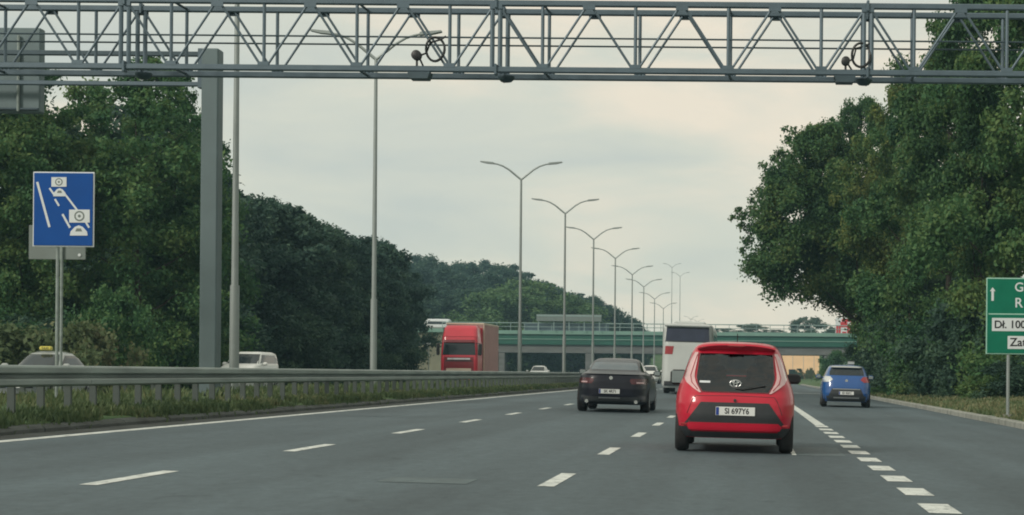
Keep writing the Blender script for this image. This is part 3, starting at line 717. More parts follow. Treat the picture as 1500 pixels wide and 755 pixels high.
LP = [(341, 535, 42, -14), (549, 540, 60, 85), (762, 541, 96, 262), (827, 542, 116.5, 312), (869, 543, 139, 350), (901, 544, 162, 378), (926, 545, 188, 402), (943, 545, 214, 420), (959, 546, 250, 438), (972, 546, 286, 452)]
LAB = ['tall lamp post beside the grey gantry post, its top hidden above the gantry', 'lamp post whose arms show through the gantry lattice', 'tallest fully visible double-armed lamp, right of the red truck', 'double-armed lamp second after the red truck', 'double-armed lamp above the left end of the black car', 'double-armed lamp above the roof of the black car', 'double-armed lamp just right of the black car roof', 'double-armed lamp left of the white bus, third from it', 'double-armed lamp left of the white bus, second from it', 'smallest median lamp, next to the white bus roof']
for (px, py, d, top), lb in zip(LP, LAB):
    p = W(px + (4 if d == 42 else 0), 430 if d > 90 else 300, d); zt = W(px, top, d).z
    z0 = gz(-13); H = zt - z0
    o = lamp(H, 4.6, lb, 1.0); o.location = (p.x, d, z0)
for px, d, top, lb in ((984, 440, 392, 'taller double-armed lamp on the hill, left one of the far pair'), (996, 430, 405, 'taller double-armed lamp on the hill, right one of the far pair')):
    p = W(px, 440, d); zt = W(px, top, d).z; z0 = gz(p.x) + ramp(p.x, d)
    o = lamp(zt - z0, 4.8, lb, 1.1); o.location = (p.x, d, z0); o['group'] = 'lamps on the hill behind the flyover'
for px, d, top, lb in ((1012, 520, 468, 'small lamp peeping over the bus roof, left one'), (1022, 560, 472, 'small lamp peeping over the bus roof, right one')):
    p = W(px, 470, d); zt = W(px, top, d).z; z0 = gz(p.x) + ramp(p.x, d)
    o = lamp(max(3, zt - z0), 4.4, lb, 1.0); o.location = (p.x, d, z0); o['group'] = 'lamps on the hill behind the flyover'

# ------------------------------------------------------------------ road signs
ds = 29.6; c = W(93, 307, ds)
e = empty('speed_control_sign', (c.x, ds, gz(c.x)), 'blue rectangular sign picturing two cameras above cars on a lane', 'road sign')
sw, sh = 90 * ds / F, 110 * ds / F; zc = c.z - gz(c.x)
MB().bbox((0, .012, zc), (sw, .02, sh), .008).build('border', M['signwhite'], e)
pn = MB().bbox((0, -.004, zc), (sw - .045, .016, sh - .045), .004).build('panel', M['signblue'], e)
def sgn(px, py): q = W(px, py, ds); return (q.x - c.x, q.z - gz(c.x))
def bar(pts, w, m, name='marking'):
    (x0, z0), (x1, z1) = sgn(*pts[0]), sgn(*pts[1]); dx, dz = x1 - x0, z1 - z0; L = math.hypot(dx, dz); nx, nz = -dz / L * w / 2, dx / L * w / 2
    return MB().prism([(x0 + nx, z0 + nz), (x1 + nx, z1 + nz), (x1 - nx, z1 - nz), (x0 - nx, z0 - nz)], 'y', -.018, -.012).build(name, m, e)
def cpoly(pts, m, name, y0=-.019, y1=-.012): return MB().prism([sgn(*p) for p in pts], 'y', y0, y1).build(name, m, e)
bar(((55, 267), (73, 333)), .040, M['signwhite'], 'lane_stripe')
bar(((73, 276), (81, 287)), .032, M['signwhite'], 'lane_stripe'); bar(((81, 292), (87, 302)), .032, M['signwhite'], 'lane_stripe'); bar(((92, 314), (103, 334)), .036, M['signwhite'], 'lane_stripe')
bar(((95, 284), (115, 310)), .032, M['signwhite'], 'lane_stripe'); bar(((124, 322), (131, 334)), .032, M['signwhite'], 'lane_stripe')
def camera_icon(cx, cy, w, h):
    cpoly([(cx - w / 2, cy - h / 2), (cx + w / 2, cy - h / 2), (cx + w / 2, cy + h / 2), (cx - w / 2, cy + h / 2)], M['signwhite'], 'camera_symbol', -.021, -.0125)
    for k, (r_, mm, dy) in enumerate(((h * .40, M['signback'], -.0225), (h * .28, M['signwhite'], -.0235), (h * .12, M['signback'], -.0245))):
        cpoly([(cx + r_ * math.cos(a), cy + r_ * math.sin(a)) for a in np.linspace(0, 2 * math.pi, 21)[:-1]], mm, 'camera_lens', dy, -.02)
def car_icon(cx, cy, w, h):
    cpoly([(cx - w / 2, cy + h / 2), (cx + w / 2, cy + h / 2), (cx + w * .46, cy + h * .1), (cx + w * .22, cy - h * .35), (cx, cy - h * .5), (cx - w * .22, cy - h * .35), (cx - w * .46, cy + h * .1)], M['signwhite'], 'car_symbol', -.021, -.0125)
    cpoly([(cx - w * .2, cy + h * .1), (cx + w * .2, cy + h * .1), (cx + w * .12, cy - h * .2), (cx - w * .12, cy - h * .2)], M['signback'], 'car_symbol_window', -.0225, -.02)
camera_icon(87, 267, 22, 14); car_icon(88, 282, 19, 12); camera_icon(117, 317, 30, 19); car_icon(116, 338, 26, 15)
for px in (82.5,):
    q = W(px, 400, ds); MB().tube([(q.x - c.x, .05, -.2), (q.x - c.x, .05, zc + sh * .4)], .028, 10).build('post', M['rail'], e, True)
ds2 = 33.5; c2 = W(84, 371, ds2)
e = empty('turned_sign', (c2.x, ds2, gz(c2.x)), 'plain grey back of a sign facing the oncoming traffic, behind the blue sign', 'road sign')
a, b = W(43, 330, ds2), W(126, 381, ds2)
MB().bbox((0, 0, (a.z + b.z) / 2 - gz(c2.x)), (b.x - a.x, .025, a.z - b.z), .008).build('panel', M['signback'], e)
q = W(91.5, 400, ds2); MB().tube([(q.x - c2.x, -.04, -.2), (q.x - c2.x, -.04, a.z - gz(c2.x))], .028, 10).build('post', M['rail'], e, True)
q = W(117, 374, ds2); MB().lathe([(.03, -.03), (.03, -.012)], 'y', (q.x - c2.x, 0, q.z - gz(c2.x)), 12).build('reflector', M['signwhite'], e)

dg_ = 45.0; a, b = W(1445, 407, dg_), W(1545, 520, dg_)
cx, gw, gh = (a.x + b.x) / 2, b.x - a.x, a.z - b.z
e = empty('direction_sign', (cx, dg_, gz(cx)), 'green road sign with white panels on a single post at the right verge', 'road sign')
zo = b.z - gz(cx)
MB().bbox((0, .012, zo + gh / 2), (gw, .025, gh), .01).build('border', M['signmint'], e)
MB().bbox((0, -.004, zo + gh / 2), (gw - .06, .02, gh - .06), .006).build('panel', M['signgreen'], e)
def gp(px, py): q = W(px, py, dg_); return (q.x - cx, q.z - gz(cx))
def gpanel(name, p0, p1, m, y0=-.02, y1=-.012):
    (x0, z0), (x1, z1) = gp(*p0), gp(*p1); return MB().bbox(((x0 + x1) / 2, (y0 + y1) / 2, (z0 + z1) / 2), (abs(x1 - x0), y1 - y0, abs(z0 - z1)), .003).build(name, m, e)
gpanel('divider', (1448, 459.3), (1542, 462), M['signmint'])
gpanel('white_panel', (1453, 466), (1538, 486), M['signwhite']); gpanel('white_panel', (1476, 492.5), (1538, 512), M['signwhite'])
(x0, z0), (x1, z1) = gp(1454, 421), gp(1454, 441)
MB().prism([(x0, z0), (x0 + .075, z0 - .11), (x0 + .032, z0 - .10), (x0 + .032, z1), (x0 - .032, z1), (x0 - .032, z0 - .10), (x0 - .075, z0 - .11)], 'y', -.02, -.012).build('arrow', M['signwhite'], e)
def gtext(s, px, py, hpx, m, yoff=-.018, bold=.004):
    x, z = gp(px, py); return text('lettering', s, hpx * dg_ / F / .70, m, e, (x, yoff, z), ext=.003, align='LEFT', bold=bold)
gtext('G', 1486, 421.5, 13, M['signwhite']); gtext('R', 1486, 444.5, 14, M['signwhite'])
gtext('Dł.', 1456, 476, 11, M['ink'], -.025); gtext('100', 1479, 476, 11, M['ink'], -.025); gtext('Zat', 1479, 502, 12, M['ink'], -.025)
xq = gp(1477, 560)[0]
MB().tube([(xq, .06, -.3), (xq, .06, zo + gh * .9)], .045, 12).build('post', M['pole'], e, True)
MB().lathe([(.12, -.1), (.12, .03)], 'z', (xq, .06, 0), 12).build('foundation', M['concrete'], e)

# ------------------------------------------------------------------ flyover and what lies beyond it
dB = 300.0
def bx(px): return W(px, 500, dB).x
def bzz(py, px=900): return W(px, py, dB).z
fly = empty('flyover', (bx(950), dB, 0), 'green girder flyover crossing above the road in the distance', 'bridge')
ox = bx(950)
xa_, xb_ = bx(648), bx(1420)
def span(name, z0, z1, y0, y1, m, x0=None, x1=None):
    x0 = xa_ if x0 is None else x0; x1 = xb_ if x1 is None else x1
    return MB().bbox(((x0 + x1) / 2 - ox, (y0 + y1) / 2, (z0 + z1) / 2), (x1 - x0, y1 - y0, z1 - z0), .03).build(name, m, fly)
zg1, zg0 = bzz(491), bzz(505)
span('girder', zg0, zg1, 0, .5, M['bridge_green'])
span('girder_flange', zg0 - .12, zg0, -.25, .7, M['bridge_green'])
span('girder_flange', (zg0 + zg1) / 2 - .08, (zg0 + zg1) / 2 + .08, -.14, -.003, M['bridge_pale'])
span('fascia', zg1, bzz(485.5), -.35, 11.5, M['bridge_pale'])
span('deck', zg1 - .55, zg1 - .003, .55, 11, M['bridge_concrete'])
span('girder', zg0, zg1 - .56, 10.4, 10.9, M['bridge_green'])
span('cross_beam', bzz(518), zg0 - .125, .2, 10, M['bridge_beam'])
mbp = None
for px in (735, 862, 1010, 1060, 1212, 1300):
    x = bx(px) - ox
    MB().bbox((x, 4, bzz(518) / 2 - .3), (1.1, 7.5, bzz(518) + .55), .1).build('pier', M['bridge_beam'], fly)
rl = MB().tube([(xa_ - ox, -.2, bzz(474.5)), (xb_ - ox, -.2, bzz(474.5))], .09, 6).build('railing_bar', M['railgrey'], fly)
MB().tube([(xa_ - ox, -.2, bzz(480)), (xb_ - ox, -.2, bzz(480))], .06, 6).build('railing_bar', M['railgrey'], fly)
first = None
xx = xa_
while xx < xb_:
    if first is None: first = MB().bbox((0, -.2, (bzz(485.5) + bzz(474)) / 2), (.1, .1, bzz(474) - bzz(485.5)), .01).build('railing_post', M['railgrey'], fly); o = first
    else: o = first.copy(); COL.objects.link(o); o.parent = fly
    o.location.x = xx - ox; xx += 2.4
span('noise_barrier', bzz(486.5) + .02, bzz(475), .2, .4, M['glasspanel'], bx(768), bx(892))
# abutment and wing wall
ab = MB().bbox((0, 0, 0), (1, 1, 1)).build('abutment', M['abutment'], fly); bpy.data.objects.remove(ab)
zc0 = bzz(487)
MB().prism([(bx(582) - ox, -1), (bx(650) - ox, -1), (bx(650) - ox, zc0), (bx(582) - ox, zc0)], 'y', -2, 11).build('abutment', M['abutment'], fly)
MB().bbox(((bx(580) + bx(652)) / 2 - ox, -2.2, zc0 + .02), (bx(652) - bx(578), .8, .7), .05).build('parapet', M['bridge_pale'], fly)
MB().prism([(bx(1262) - ox, -1), (xb_ - ox, -1), (xb_ - ox, bzz(506)), (bx(1262) - ox, bzz(506))], 'y', .8, 11).build('abutment', M['abutment'], fly)
# overhead sign on the flyover
a, b = W(786, 460.5, dB - 1), W(881, 471.5, dB - 1)
e = empty('bridge_sign_panel', ((a.x + b.x) / 2, dB - 1, bzz(474)), 'long pale panel mounted above the railing of the flyover', 'sign panel')
MB().bbox((0, 0, (a.z + b.z) / 2 - bzz(474)), (b.x - a.x, .2, a.z - b.z), .03).build('panel', M['signback'], e)
MB().bbox((0, -.12, (a.z * .8 + b.z * .2) - bzz(474)), (b.x - a.x, .05, .25), .01).build('top_band', M['railgrey'], e)
for k in range(5): MB().bbox(((b.x - a.x) * (k / 4 - .5) * .94, .18, (a.z - bzz(486)) / 2 - (bzz(474) - bzz(486))), (.15, .12, a.z - bzz(486)), .01).build('bracket', M['railgrey'], e)
# lamps at the left end of the flyover
for px, top, lb in ((575, 491, 'short park lamp with a round globe left of the abutment'), (628, 505, 'short park lamp with a round globe just left of the red truck')):
    p = W(px, 520, 200); zt = W(px, top, 200).z
    e = empty('globe_lamp', (p.x, 200, gz(p.x)), lb, 'street lamp')
    MB().tube([(0, 0, -.2), (0, 0, zt - gz(p.x))], .06, 8).build('pole', M['pole'], e)
    MB().lathe([(.05, -.3), (.24, -.2), (.32, 0), (.24, .2), (.05, .3)], 'z', (0, 0, zt - gz(p.x) + .1), 14).build('globe', M['signwhite'], e, True)
# warm rendered building seen under the flyover
a, b = W(1138, 516, 362), W(1200, 560, 362)
e = empty('peach_building', ((a.x + b.x) / 2, 362, gz(10)), 'peach coloured building seen under the right part of the flyover', 'building')
bw = b.x - a.x; bh = a.z - gz(10) + 1.0
MB().bbox((0, 8, bh / 2), (bw, 16, bh), .05).build('wall', M['peach'], e)
MB().bbox((0, 8, bh + .15), (bw + .8, 16.8, .3), .05).build('roof', M['roofgrey'], e)
for k in range(4): MB().bbox((bw * (k / 4 - .375), -.02, bh * .62), (.14, .08, bh * .7), .01).build('pilaster', M['cream'], e)
MB().bbox((bw * .28, -.03, .9), (1.6, .1, 1.9), .02).build('door', M['window_dark'], e)
MB().bbox((-bw * .14, -.03, 1.5), (1.4, .1, 1.1), .02).build('window', M['window_dark'], e)
for px, py, w, lb in ((1170, 541, 3.0, 'low dark bush against the peach wall, left one'), (1187, 541, 2.4, 'pale shrub in front of the peach wall, right one')):
    p = W(px, py, 352); plant('dry_bush' if px > 1180 else 'bush', p.x, 352, max(1.0, p.z - gz(p.x)), w, lb, 'bush', rnd=rn)
# red and white pylon sign
a, b = W(1224, 466, 340), W(1254, 492, 340)
e = empty('pylon_sign', ((a.x + b.x) / 2, 340, gz(18)), 'red and white pylon sign showing between the flyover and the tree', 'advertising sign')
zz0 = b.z - gz(18); ph = a.z - b.z; pw = b.x - a.x
MB().bbox((0, 0, zz0 / 2), (.5, .4, zz0 + .4), .03).build('mast', M['railgrey'], e)
MB().bbox((0, 0, zz0 + ph / 2), (pw, .4, ph), .04).build('board', M['signwhite'], e)
for x0, z0, w, h in ((-.36, .30, .22, .55), (-.10, .62, .32, .30), (.14, .30, .16, .5), (.36, .55, .24, .8), (-.08, .12, .2, .2), (.05, .86, .5, .16)):
    MB().bbox((x0 * pw, -.22, zz0 + z0 * ph), (w * pw, .06, h * ph), .02).build('red_shape', M['signred'], e)
# ------------------------------------------------------------------ vehicles
class Shape:
    """body given by rings: height, half width, rear y, front y, roundness"""
    def __init__(s, lv):
        s.z = np.array([a[0] for a in lv], float); s.t = [np.array([a[i] for a in lv], float) for i in (1, 2, 3)]
        s.n = np.array([a[4] if len(a) > 4 else 5.0 for a in lv], float)
    def at(s, z): return [float(np.interp(z, s.z, t)) for t in s.t] + [float(np.interp(z, s.z, s.n))]
    def end(s, x, z, rear=True):
        w, yr, yf, n = s.at(z); yc, hl = (yr + yf) / 2, (yf - yr) / 2
        k = (1 - min(abs(x) / w, .99) ** n) ** (1 / n)
        return yc - hl * k if rear else yc + hl * k
    def side(s, y, z):
        w, yr, yf, n = s.at(z); yc, hl = (yr + yf) / 2, (yf - yr) / 2
        return w * (1 - min(abs(y - yc) / hl, .99) ** n) ** (1 / n)
    def body(s, name, m, parent, N=72, K=44):
        # sample evenly between the given levels, and smooth the profile slightly
        zs = np.unique(np.concatenate([np.linspace(s.z[i], s.z[i + 1], max(3, int(K * (s.z[i + 1] - s.z[i]) / (s.z[-1] - s.z[0])) + 2)) for i in range(len(s.z) - 1)]))
        vs = []; fs = []
        for z in zs:
            w, yr, yf, n = s.at(z); yc, hl = (yr + yf) / 2, (yf - yr) / 2
            for k in range(N):
                a = 2 * math.pi * (k + .5) / N; c, q = math.cos(a), math.sin(a)
                r_ = (abs(c) ** n + abs(q) ** n) ** (-1 / n)
                vs.append((w * c * r_, yc + hl * q * r_, z))
        L = len(zs)
        for i in range(L - 1):
            for k in range(N): fs.append((i * N + k, i * N + (k + 1) % N, (i + 1) * N + (k + 1) % N, (i + 1) * N + k))
        top = [(L - 1) * N + k for k in range(N)]
        w, yr, yf, n = s.at(zs[-1]); base = len(vs)
        for sc, dz in ((.7, .010), (.35, .016)):
            for k in range(N):
                x, y, z = vs[(L - 1) * N + k]; vs.append((x * sc, (yr + yf) / 2 + (y - (yr + yf) / 2) * sc, zs[-1] + dz))
        prev = top
        for q in range(2):
            cur = [base + q * N + k for k in range(N)]
            for k in range(N): fs.append((prev[k], prev[(k + 1) % N], cur[(k + 1) % N], cur[k]))
            prev = cur
        fs.append(tuple(prev)); fs.append(tuple(reversed(range(N))))
        return MB().add(vs, fs).build(name, m, parent, True)
    def panel(s, name, rows, m, parent, off=.006, rear=True, nr=None, nc=14, depth=.035):
        rows = sorted(rows); zz = [r[0] for r in rows]; nr = nr or max(3, int((zz[-1] - zz[0]) / .05) + 2)
        zs = sorted(set(list(np.linspace(zz[0], zz[-1], nr)) + zz)); sg = -1 if rear else 1
        g = []; vs = []; fs = []
        for z in zs:
            a, b = np.interp(z, zz, [r[1] for r in rows]), np.interp(z, zz, [r[2] for r in rows])
            for k in range(nc + 1):
                x = a + (b - a) * k / nc; vs.append((x, s.end(x, z, rear) + sg * off, z))
        C = nc + 1; n0 = len(vs)
        for i in range(len(zs) - 1):
            for k in range(nc): fs.append((i * C + k, i * C + k + 1, (i + 1) * C + k + 1, (i + 1) * C + k))
        bd = [k for k in range(C)] + [i * C + nc for i in range(1, len(zs))] + [(len(zs) - 1) * C + k for k in range(nc - 1, -1, -1)] + [i * C for i in range(len(zs) - 2, 0, -1)]
        for i in bd: x, y, z = vs[i]; vs.append((x, y - sg * depth, z))
        nb = len(bd)
        for i in range(nb): fs.append((bd[i], bd[(i + 1) % nb], n0 + (i + 1) % nb, n0 + i))
        return MB().add(vs, fs).build(name, m, parent, True)
    def side_panel(s, name, rows, m, parent, sgn_, off=.005, nc=12):
        rows = sorted(rows); zz = [r[0] for r in rows]; zs = np.linspace(zz[0], zz[-1], 8); vs = []; fs = []
        for z in zs:
            a, b = np.interp(z, zz, [r[1] for r in rows]), np.interp(z, zz, [r[2] for r in rows])
            for k in range(nc + 1):
                y = a + (b - a) * k / nc; vs.append((sgn_ * (s.side(y, z) + off), y, z))
        C = nc + 1; n0 = len(vs)
        for i in range(7):
            for k in range(nc): fs.append((i * C + k, i * C + k + 1, (i + 1) * C + k + 1, (i + 1) * C + k))
        bd = [k for k in range(C)] + [i * C + nc for i in range(1, 8)] + [7 * C + k for k in range(nc - 1, -1, -1)] + [i * C for i in range(6, 0, -1)]
        for i in bd: x, y, z = vs[i]; vs.append((x - sgn_ * .03, y, z))
        nb = len(bd)
        for i in range(nb): fs.append((bd[i], bd[(i + 1) % nb], n0 + (i + 1) % nb, n0 + i))
        return MB().add(vs, fs).build(name, m, parent, True)

def wheels(parent, track, ys, r, w=.19, names=True):
    for y in ys:
        for sx in (-1, 1):
            c = (sx * track, y, r)
            t = MB().lathe([(r * .62, -w / 2 + .01), (r * .90, -w / 2), (r * .985, -w / 2 + .03), (r, -w / 4), (r, w / 4), (r * .985, w / 2 - .03), (r * .90, w / 2), (r * .62, w / 2 - .01)], 'x', c, 32).build('wheel', M['rubber'], parent, True)
            rim = MB(); xo = sx * (track + sx * 0) + sx * (w / 2 - .012)
            rim.lathe([(.03, 0), (r * .10, .004)], 'x', (xo, y, r), 16)
            for k in range(7):
                a = 2 * math.pi * k / 7
                rim.box((xo, y + math.cos(a) * r * .34, r + math.sin(a) * r * .34), (.02, r * .6, .045), Matrix.Rotation(a, 3, 'X'))
            rim.lathe([(r * .56, -.01), (r * .63, .004)], 'x', (xo, y, r), 32)
            rim.build('rim', M['alloy'], t)
def cut_arches(body, w, ys, r):
    cs = []
    for y in ys:
        for sx in (-1, 1):
            cs.append(MB().lathe([(r * 1.16, -.17), (r * 1.16, .25)], 'x', (sx * (w - .08) if sx > 0 else -(w + .0), y, r + .01), 28).build('arch_cutter', M['black']))
    boolean_cut(body, cs)
def mirror(parent, x, y, z, m, sx, gm='mirror', w=.2, h=.15):
    o = MB().bbox((sx * (x + w / 2 + .02), y + .05, z), (w, .14, h), .04).build('wing_mirror', m, parent, True)
    MB().bbox((sx * (x + w / 2 + .02), y - .025, z + .005), (w - .045, .012, h - .045), .004).build('mirror_glass', M[gm], o)
    MB().tube([(sx * (x - .08), y + .06, z - .03), (sx * (x + .06), y + .06, z - .03)], .025, 6).build('mirror_arm', m, o)
def plate(parent, sh, x, z, txt, rear=True, w=.52, h=.114, size=.105):
    sg = -1 if rear else 1; y = sh.end(x, z, rear) + sg * .02
    o = MB().bbox((x, y, z), (w, .012, h), .004).build('number_plate', M['plate'], parent)
    fy = y + sg * .0075
    MB().bbox((x - w / 2 + .024 if rear else x + w / 2 - .024, fy, z), (.04, .003, h - .012), .001).build('plate_band', M['euro'], o)
    t = text('plate_lettering', txt, size, M['ink'], o, (x + (.02 if rear else -.02), fy, z), rot=(R(90), 0, 0 if rear else R(180)), ext=.0015, sx=.86, bold=.002)
    return o

def road_pt(px, d):
    p = W(px, 560, d); return p.x
def tilt(o, slope):     # stand on the crossfall
    o.rotation_euler.y = -math.atan(slope) * -1 if False else math.atan(-slope)

# --- the red hatchback in front
dR = 22.5
xr = road_pt(1075.2, dR)
rc = empty('red_hatchback', (xr, dR, rz(xr)), 'red five-door hatchback seen from behind in the middle lane, nearest car', 'car')
rc.rotation_euler.y = math.atan(.02)
sh = Shape([(.20, .72, .14, 3.28, 6), (.27, .775, .06, 3.36, 6), (.34, .80, .03, 3.40, 6), (.5, .81, .0, 3.44, 6), (.66, .812, .01, 3.44, 6), (.75, .805, .035, 3.40, 6), (.82, .79, .075, 3.28, 6), (.90, .765, .11, 2.95, 6),
            (.96, .735, .14, 2.66, 6), (1.02, .712, .165, 2.48, 6), (1.22, .648, .27, 2.2, 6), (1.34, .602, .335, 2.02, 6), (1.40, .568, .37, 1.92, 5.5), (1.44, .525, .41, 1.82, 5), (1.465, .46, .48, 1.70, 4.5), (1.478, .39, .60, 1.58, 4)])
bd = sh.body('body', M['red'], rc)
cut_arches(bd, .81, (.56, 2.90), .285)
wheels(rc, .70, (.56, 2.90), .285, .18)
def lower(sh_, zs_, m_):
    return Shape([(z, sh_.at(z)[0] - .07, sh_.at(z)[1] + .06, sh_.at(z)[2] - .06, 5) for z in zs_])
cav = lower(sh, (.60, .75, .85, .95, 1.02, 1.2, 1.34, 1.41, 1.425), 0).body('cabin_cutter', M['cabin'], None, N=48, K=12)
cav.location = rc.location; cav.rotation_euler = rc.rotation_euler
hole = MB().prism([(-.485, 1.315), (.485, 1.315), (.515, 1.0), (.49, .905), (.435, .82), (-.435, .82), (-.49, .905), (-.515, 1.0)], 'y', -.5, 1.2).build('hole_cutter', M['cabin'])
hole2 = MB().prism([(-.47, 1.37), (.47, 1.37), (.60, 1.02), (-.60, 1.02)], 'y', 1.2, 3.0).build('hole_cutter', M['cabin'])
for h_ in (hole, hole2): h_.location = rc.location; h_.rotation_euler = rc.rotation_euler
bpy.context.view_layer.update()
boolean_cut(bd, [cav, hole, hole2])
for sx in (-1, 1):
    q = MB().bbox((sx * .36, 1.55, .92), (.44, .14, .50), .06).build('front_seat', M['seat'], rc, True); MB().bbox((sx * .36, 1.56, 1.25), (.22, .1, .15), .05).build('headrest', M['seat'], q, True)
q = MB().bbox((0, .78, .80), (1.1, .14, .36), .05).build('rear_seat', M['seat'], rc, True)
for sx in (-1, 1): MB().bbox((sx * .33, .78, 1.02), (.22, .09, .12), .04).build('headrest', M['seat'], q, True)
MB().bbox((0, 2.25, .94), (1.2, .35, .14), .05).build('dashboard', M['cabin'], rc, True)
MB().bbox((0, 1.98, 1.33), (.2, .02, .06), .01).build('cabin_mirror', M['cabin'], rc)
sh.panel('rear_window', [(1.325, -.495, .495), (1.0, -.525, .525), (.90, -.50, .50), (.805, -.44, .44)], M['tinted'], rc, .008, depth=.004)
for s in (-1, 1):
    rows = [(1.335, .555, .51), (1.22, .615, .52), (1.06, .675, .545), (1.0, .69, .545), (.93, .655, .525), (.86, .565, .485), (.80, .475, .45)]
    sh.panel('tail_lamp', [(z, min(s * a, s * b), max(s * a, s * b)) for z, a, b in rows], M['tail_pale'], rc, .016, nc=8)
    MB().tube([(s * x_, sh.end(s * x_, z_) - .018, z_) for x_, z_ in ((.52, 1.30), (.555, 1.18), (.60, 1.02), (.58, .93), (.50, .84))], .007, 6).build('lamp_strip', M['tail'], rc)
sh.panel('bumper_insert', [(.675, -.45, .45), (.62, -.49, .49), (.43, -.63, .63), (.36, -.69, .69)], M['trim'], rc, .007)
for s in (-1, 1):
    sh.panel('bumper_corner', [(.345, min(s * .58, s * .745), max(s * .58, s * .745)), (.21, min(s * .58, s * .69), max(s * .58, s * .69))], M['trim'], rc, .014, nc=14)
sh.panel('bumper_strip', [(.405, -.58, .58), (.36, -.63, .63), (.305, -.60, .60)], M['red'], rc, .022)
sh.panel('lower_valance', [(.285, -.66, .66), (.205, -.62, .62)], M['trim'], rc, .016)
# roof spoiler overhanging the rear window
vs = []; fs = []
for i, x in enumerate(np.linspace(-.52, .52, 17)):
    k = abs(x) / .52; zt = 1.462 - .045 * k ** 3; y0 = .22 + .08 * k ** 3; ye = sh.end(x, 1.36) + .05
    vs += [(x, .62, zt + .006), (x, y0 + .02, zt - .008), (x, y0, zt - .03), (x, ye, 1.352)]
for i in range(16):
    for j in range(3): fs.append((i * 4 + j, i * 4 + j + 1, (i + 1) * 4 + j + 1, (i + 1) * 4 + j))
    fs.append((i * 4 + 3, i * 4, (i + 1) * 4, (i + 1) * 4 + 3))
fs += [(0, 1, 2, 3), (64, 67, 66, 65)]
MB().add(vs, fs).build('roof_spoiler', M['red'], rc, True)
MB().bbox((0, .215, 1.425), (.22, .02, .022), .006).build('brake_light', M['tail'], rc)
# emblem of three rings
em = MB()
for a_, b_, cz in ((.072, .048, 0), (.024, .046, 0), (.046, .018, .022)):
    em.tube([(a_ * math.cos(t), sh.end(0, .925) - .02, .925 + cz + b_ * math.sin(t)) for t in np.linspace(0, 2 * math.pi, 25)], .0085, 6)
em.build('emblem', M['chrome'], rc)
for pts in ([(x, .765 - .02 * abs(x)) for x in np.linspace(-.52, .52, 13)], [(-.52, .755), (-.56, .70), (-.60, .60), (-.63, .52)], [(.52, .755), (.56, .70), (.60, .60), (.63, .52)]):
    MB().tube([(x, sh.end(x, z) - .001, z) for x, z in pts], .0035, 5).build('panel_gap', M['black'], rc)
for s in (-1, 1): MB().bbox((s * .66, sh.end(s * .66, .385) - .018, .375), (.10, .02, .03), .006).build('reflector', M['tail'], rc)
sh.panel('window_sticker', [(.955, -.475, -.335), (.928, -.475, -.335)], M['signwhite'], rc, .012, nc=4, nr=3)
MB().tube([(0, sh.end(0, .86) - .02, .86), (.10, sh.end(.1, .85) - .025, .85), (.40, sh.end(.4, .90) - .02, .905)], .009, 6).build('wiper', M['black'], rc)
MB().lathe([(.02, -.02), (.02, .0)], 'y', (.0, sh.end(0, .70) - .004, .705), 12).build('hatch_button', M['trim'], rc)
for s in (-1, 1):
    sh.side_panel('side_window', [(1.33, .75, 1.85), (1.16, .70, 2.15), (1.0, .85, 2.4)], M['glass'], rc, s)
    mirror(rc, .70, 2.2, .985 if s < 0 else 1.005, M['black'], s, w=.24 if s < 0 else .21, h=.22 if s < 0 else .15, gm='mirror' if s < 0 else 'trim')  # right glass coloured dark in place of a dark reflection
    sh.panel('headlamp', [(.78, min(s * .45, s * .72), max(s * .45, s * .72)), (.66, min(s * .5, s * .74), max(s * .5, s * .74))], M['lens'], rc, .01, rear=False, nc=6)
sh.panel('windscreen', [(1.38, -.50, .50), (1.0, -.62, .62)], M['screen'], rc, .006, rear=False, depth=.004)
plate(rc, sh, .01, .56, 'SI 697Y6')
MB().tube([(0, 1.72, 1.47), (0, 1.60, 1.62)], .006, 6).build('aerial', M['black'], rc)

# --- black saloon
dS = 42.8; xs = road_pt(895, dS)
bc = empty('black_saloon', (xs, dS, rz(xs)), 'black saloon car seen from behind in the left lane', 'car'); bc.rotation_euler.y = math.atan(.02)
sb = Shape([(.20, .84, .18, 4.5, 6), (.28, .90, .06, 4.6, 6), (.42, .925, .01, 4.68, 4.6), (.60, .938, .0, 4.7, 4.4), (.76, .928, .01, 4.62, 4.4), (.86, .905, .03, 4.4, 4.6), (.93, .865, .055, 4.05, 4.6), (.97, .82, .085, 3.6, 4.6), (.995, .775, .24, 3.35, 4.6), (1.03, .735, .55, 3.15, 4.6),
            (1.10, .70, .78, 3.0, 5), (1.2, .655, 1.05, 2.78, 5), (1.29, .60, 1.32, 2.55, 5), (1.335, .55, 1.52, 2.42, 4.5), (1.365, .47, 1.75, 2.25, 4)])
bd = sb.body('body', M['black_car'], bc); cut_arches(bd, .935, (.95, 3.75), .335)
wheels(bc, .80, (.95, 3.75), .335, .23)
sb.panel('rear_window', [(1.305, -.50, .50), (1.2, -.57, .57), (1.075, -.615, .615)], M['glass_blue'], bc, .008)
sb.panel('boot_lip', [(1.0, -.70, .70), (.965, -.78, .78)], M['black_car'], bc, .05)
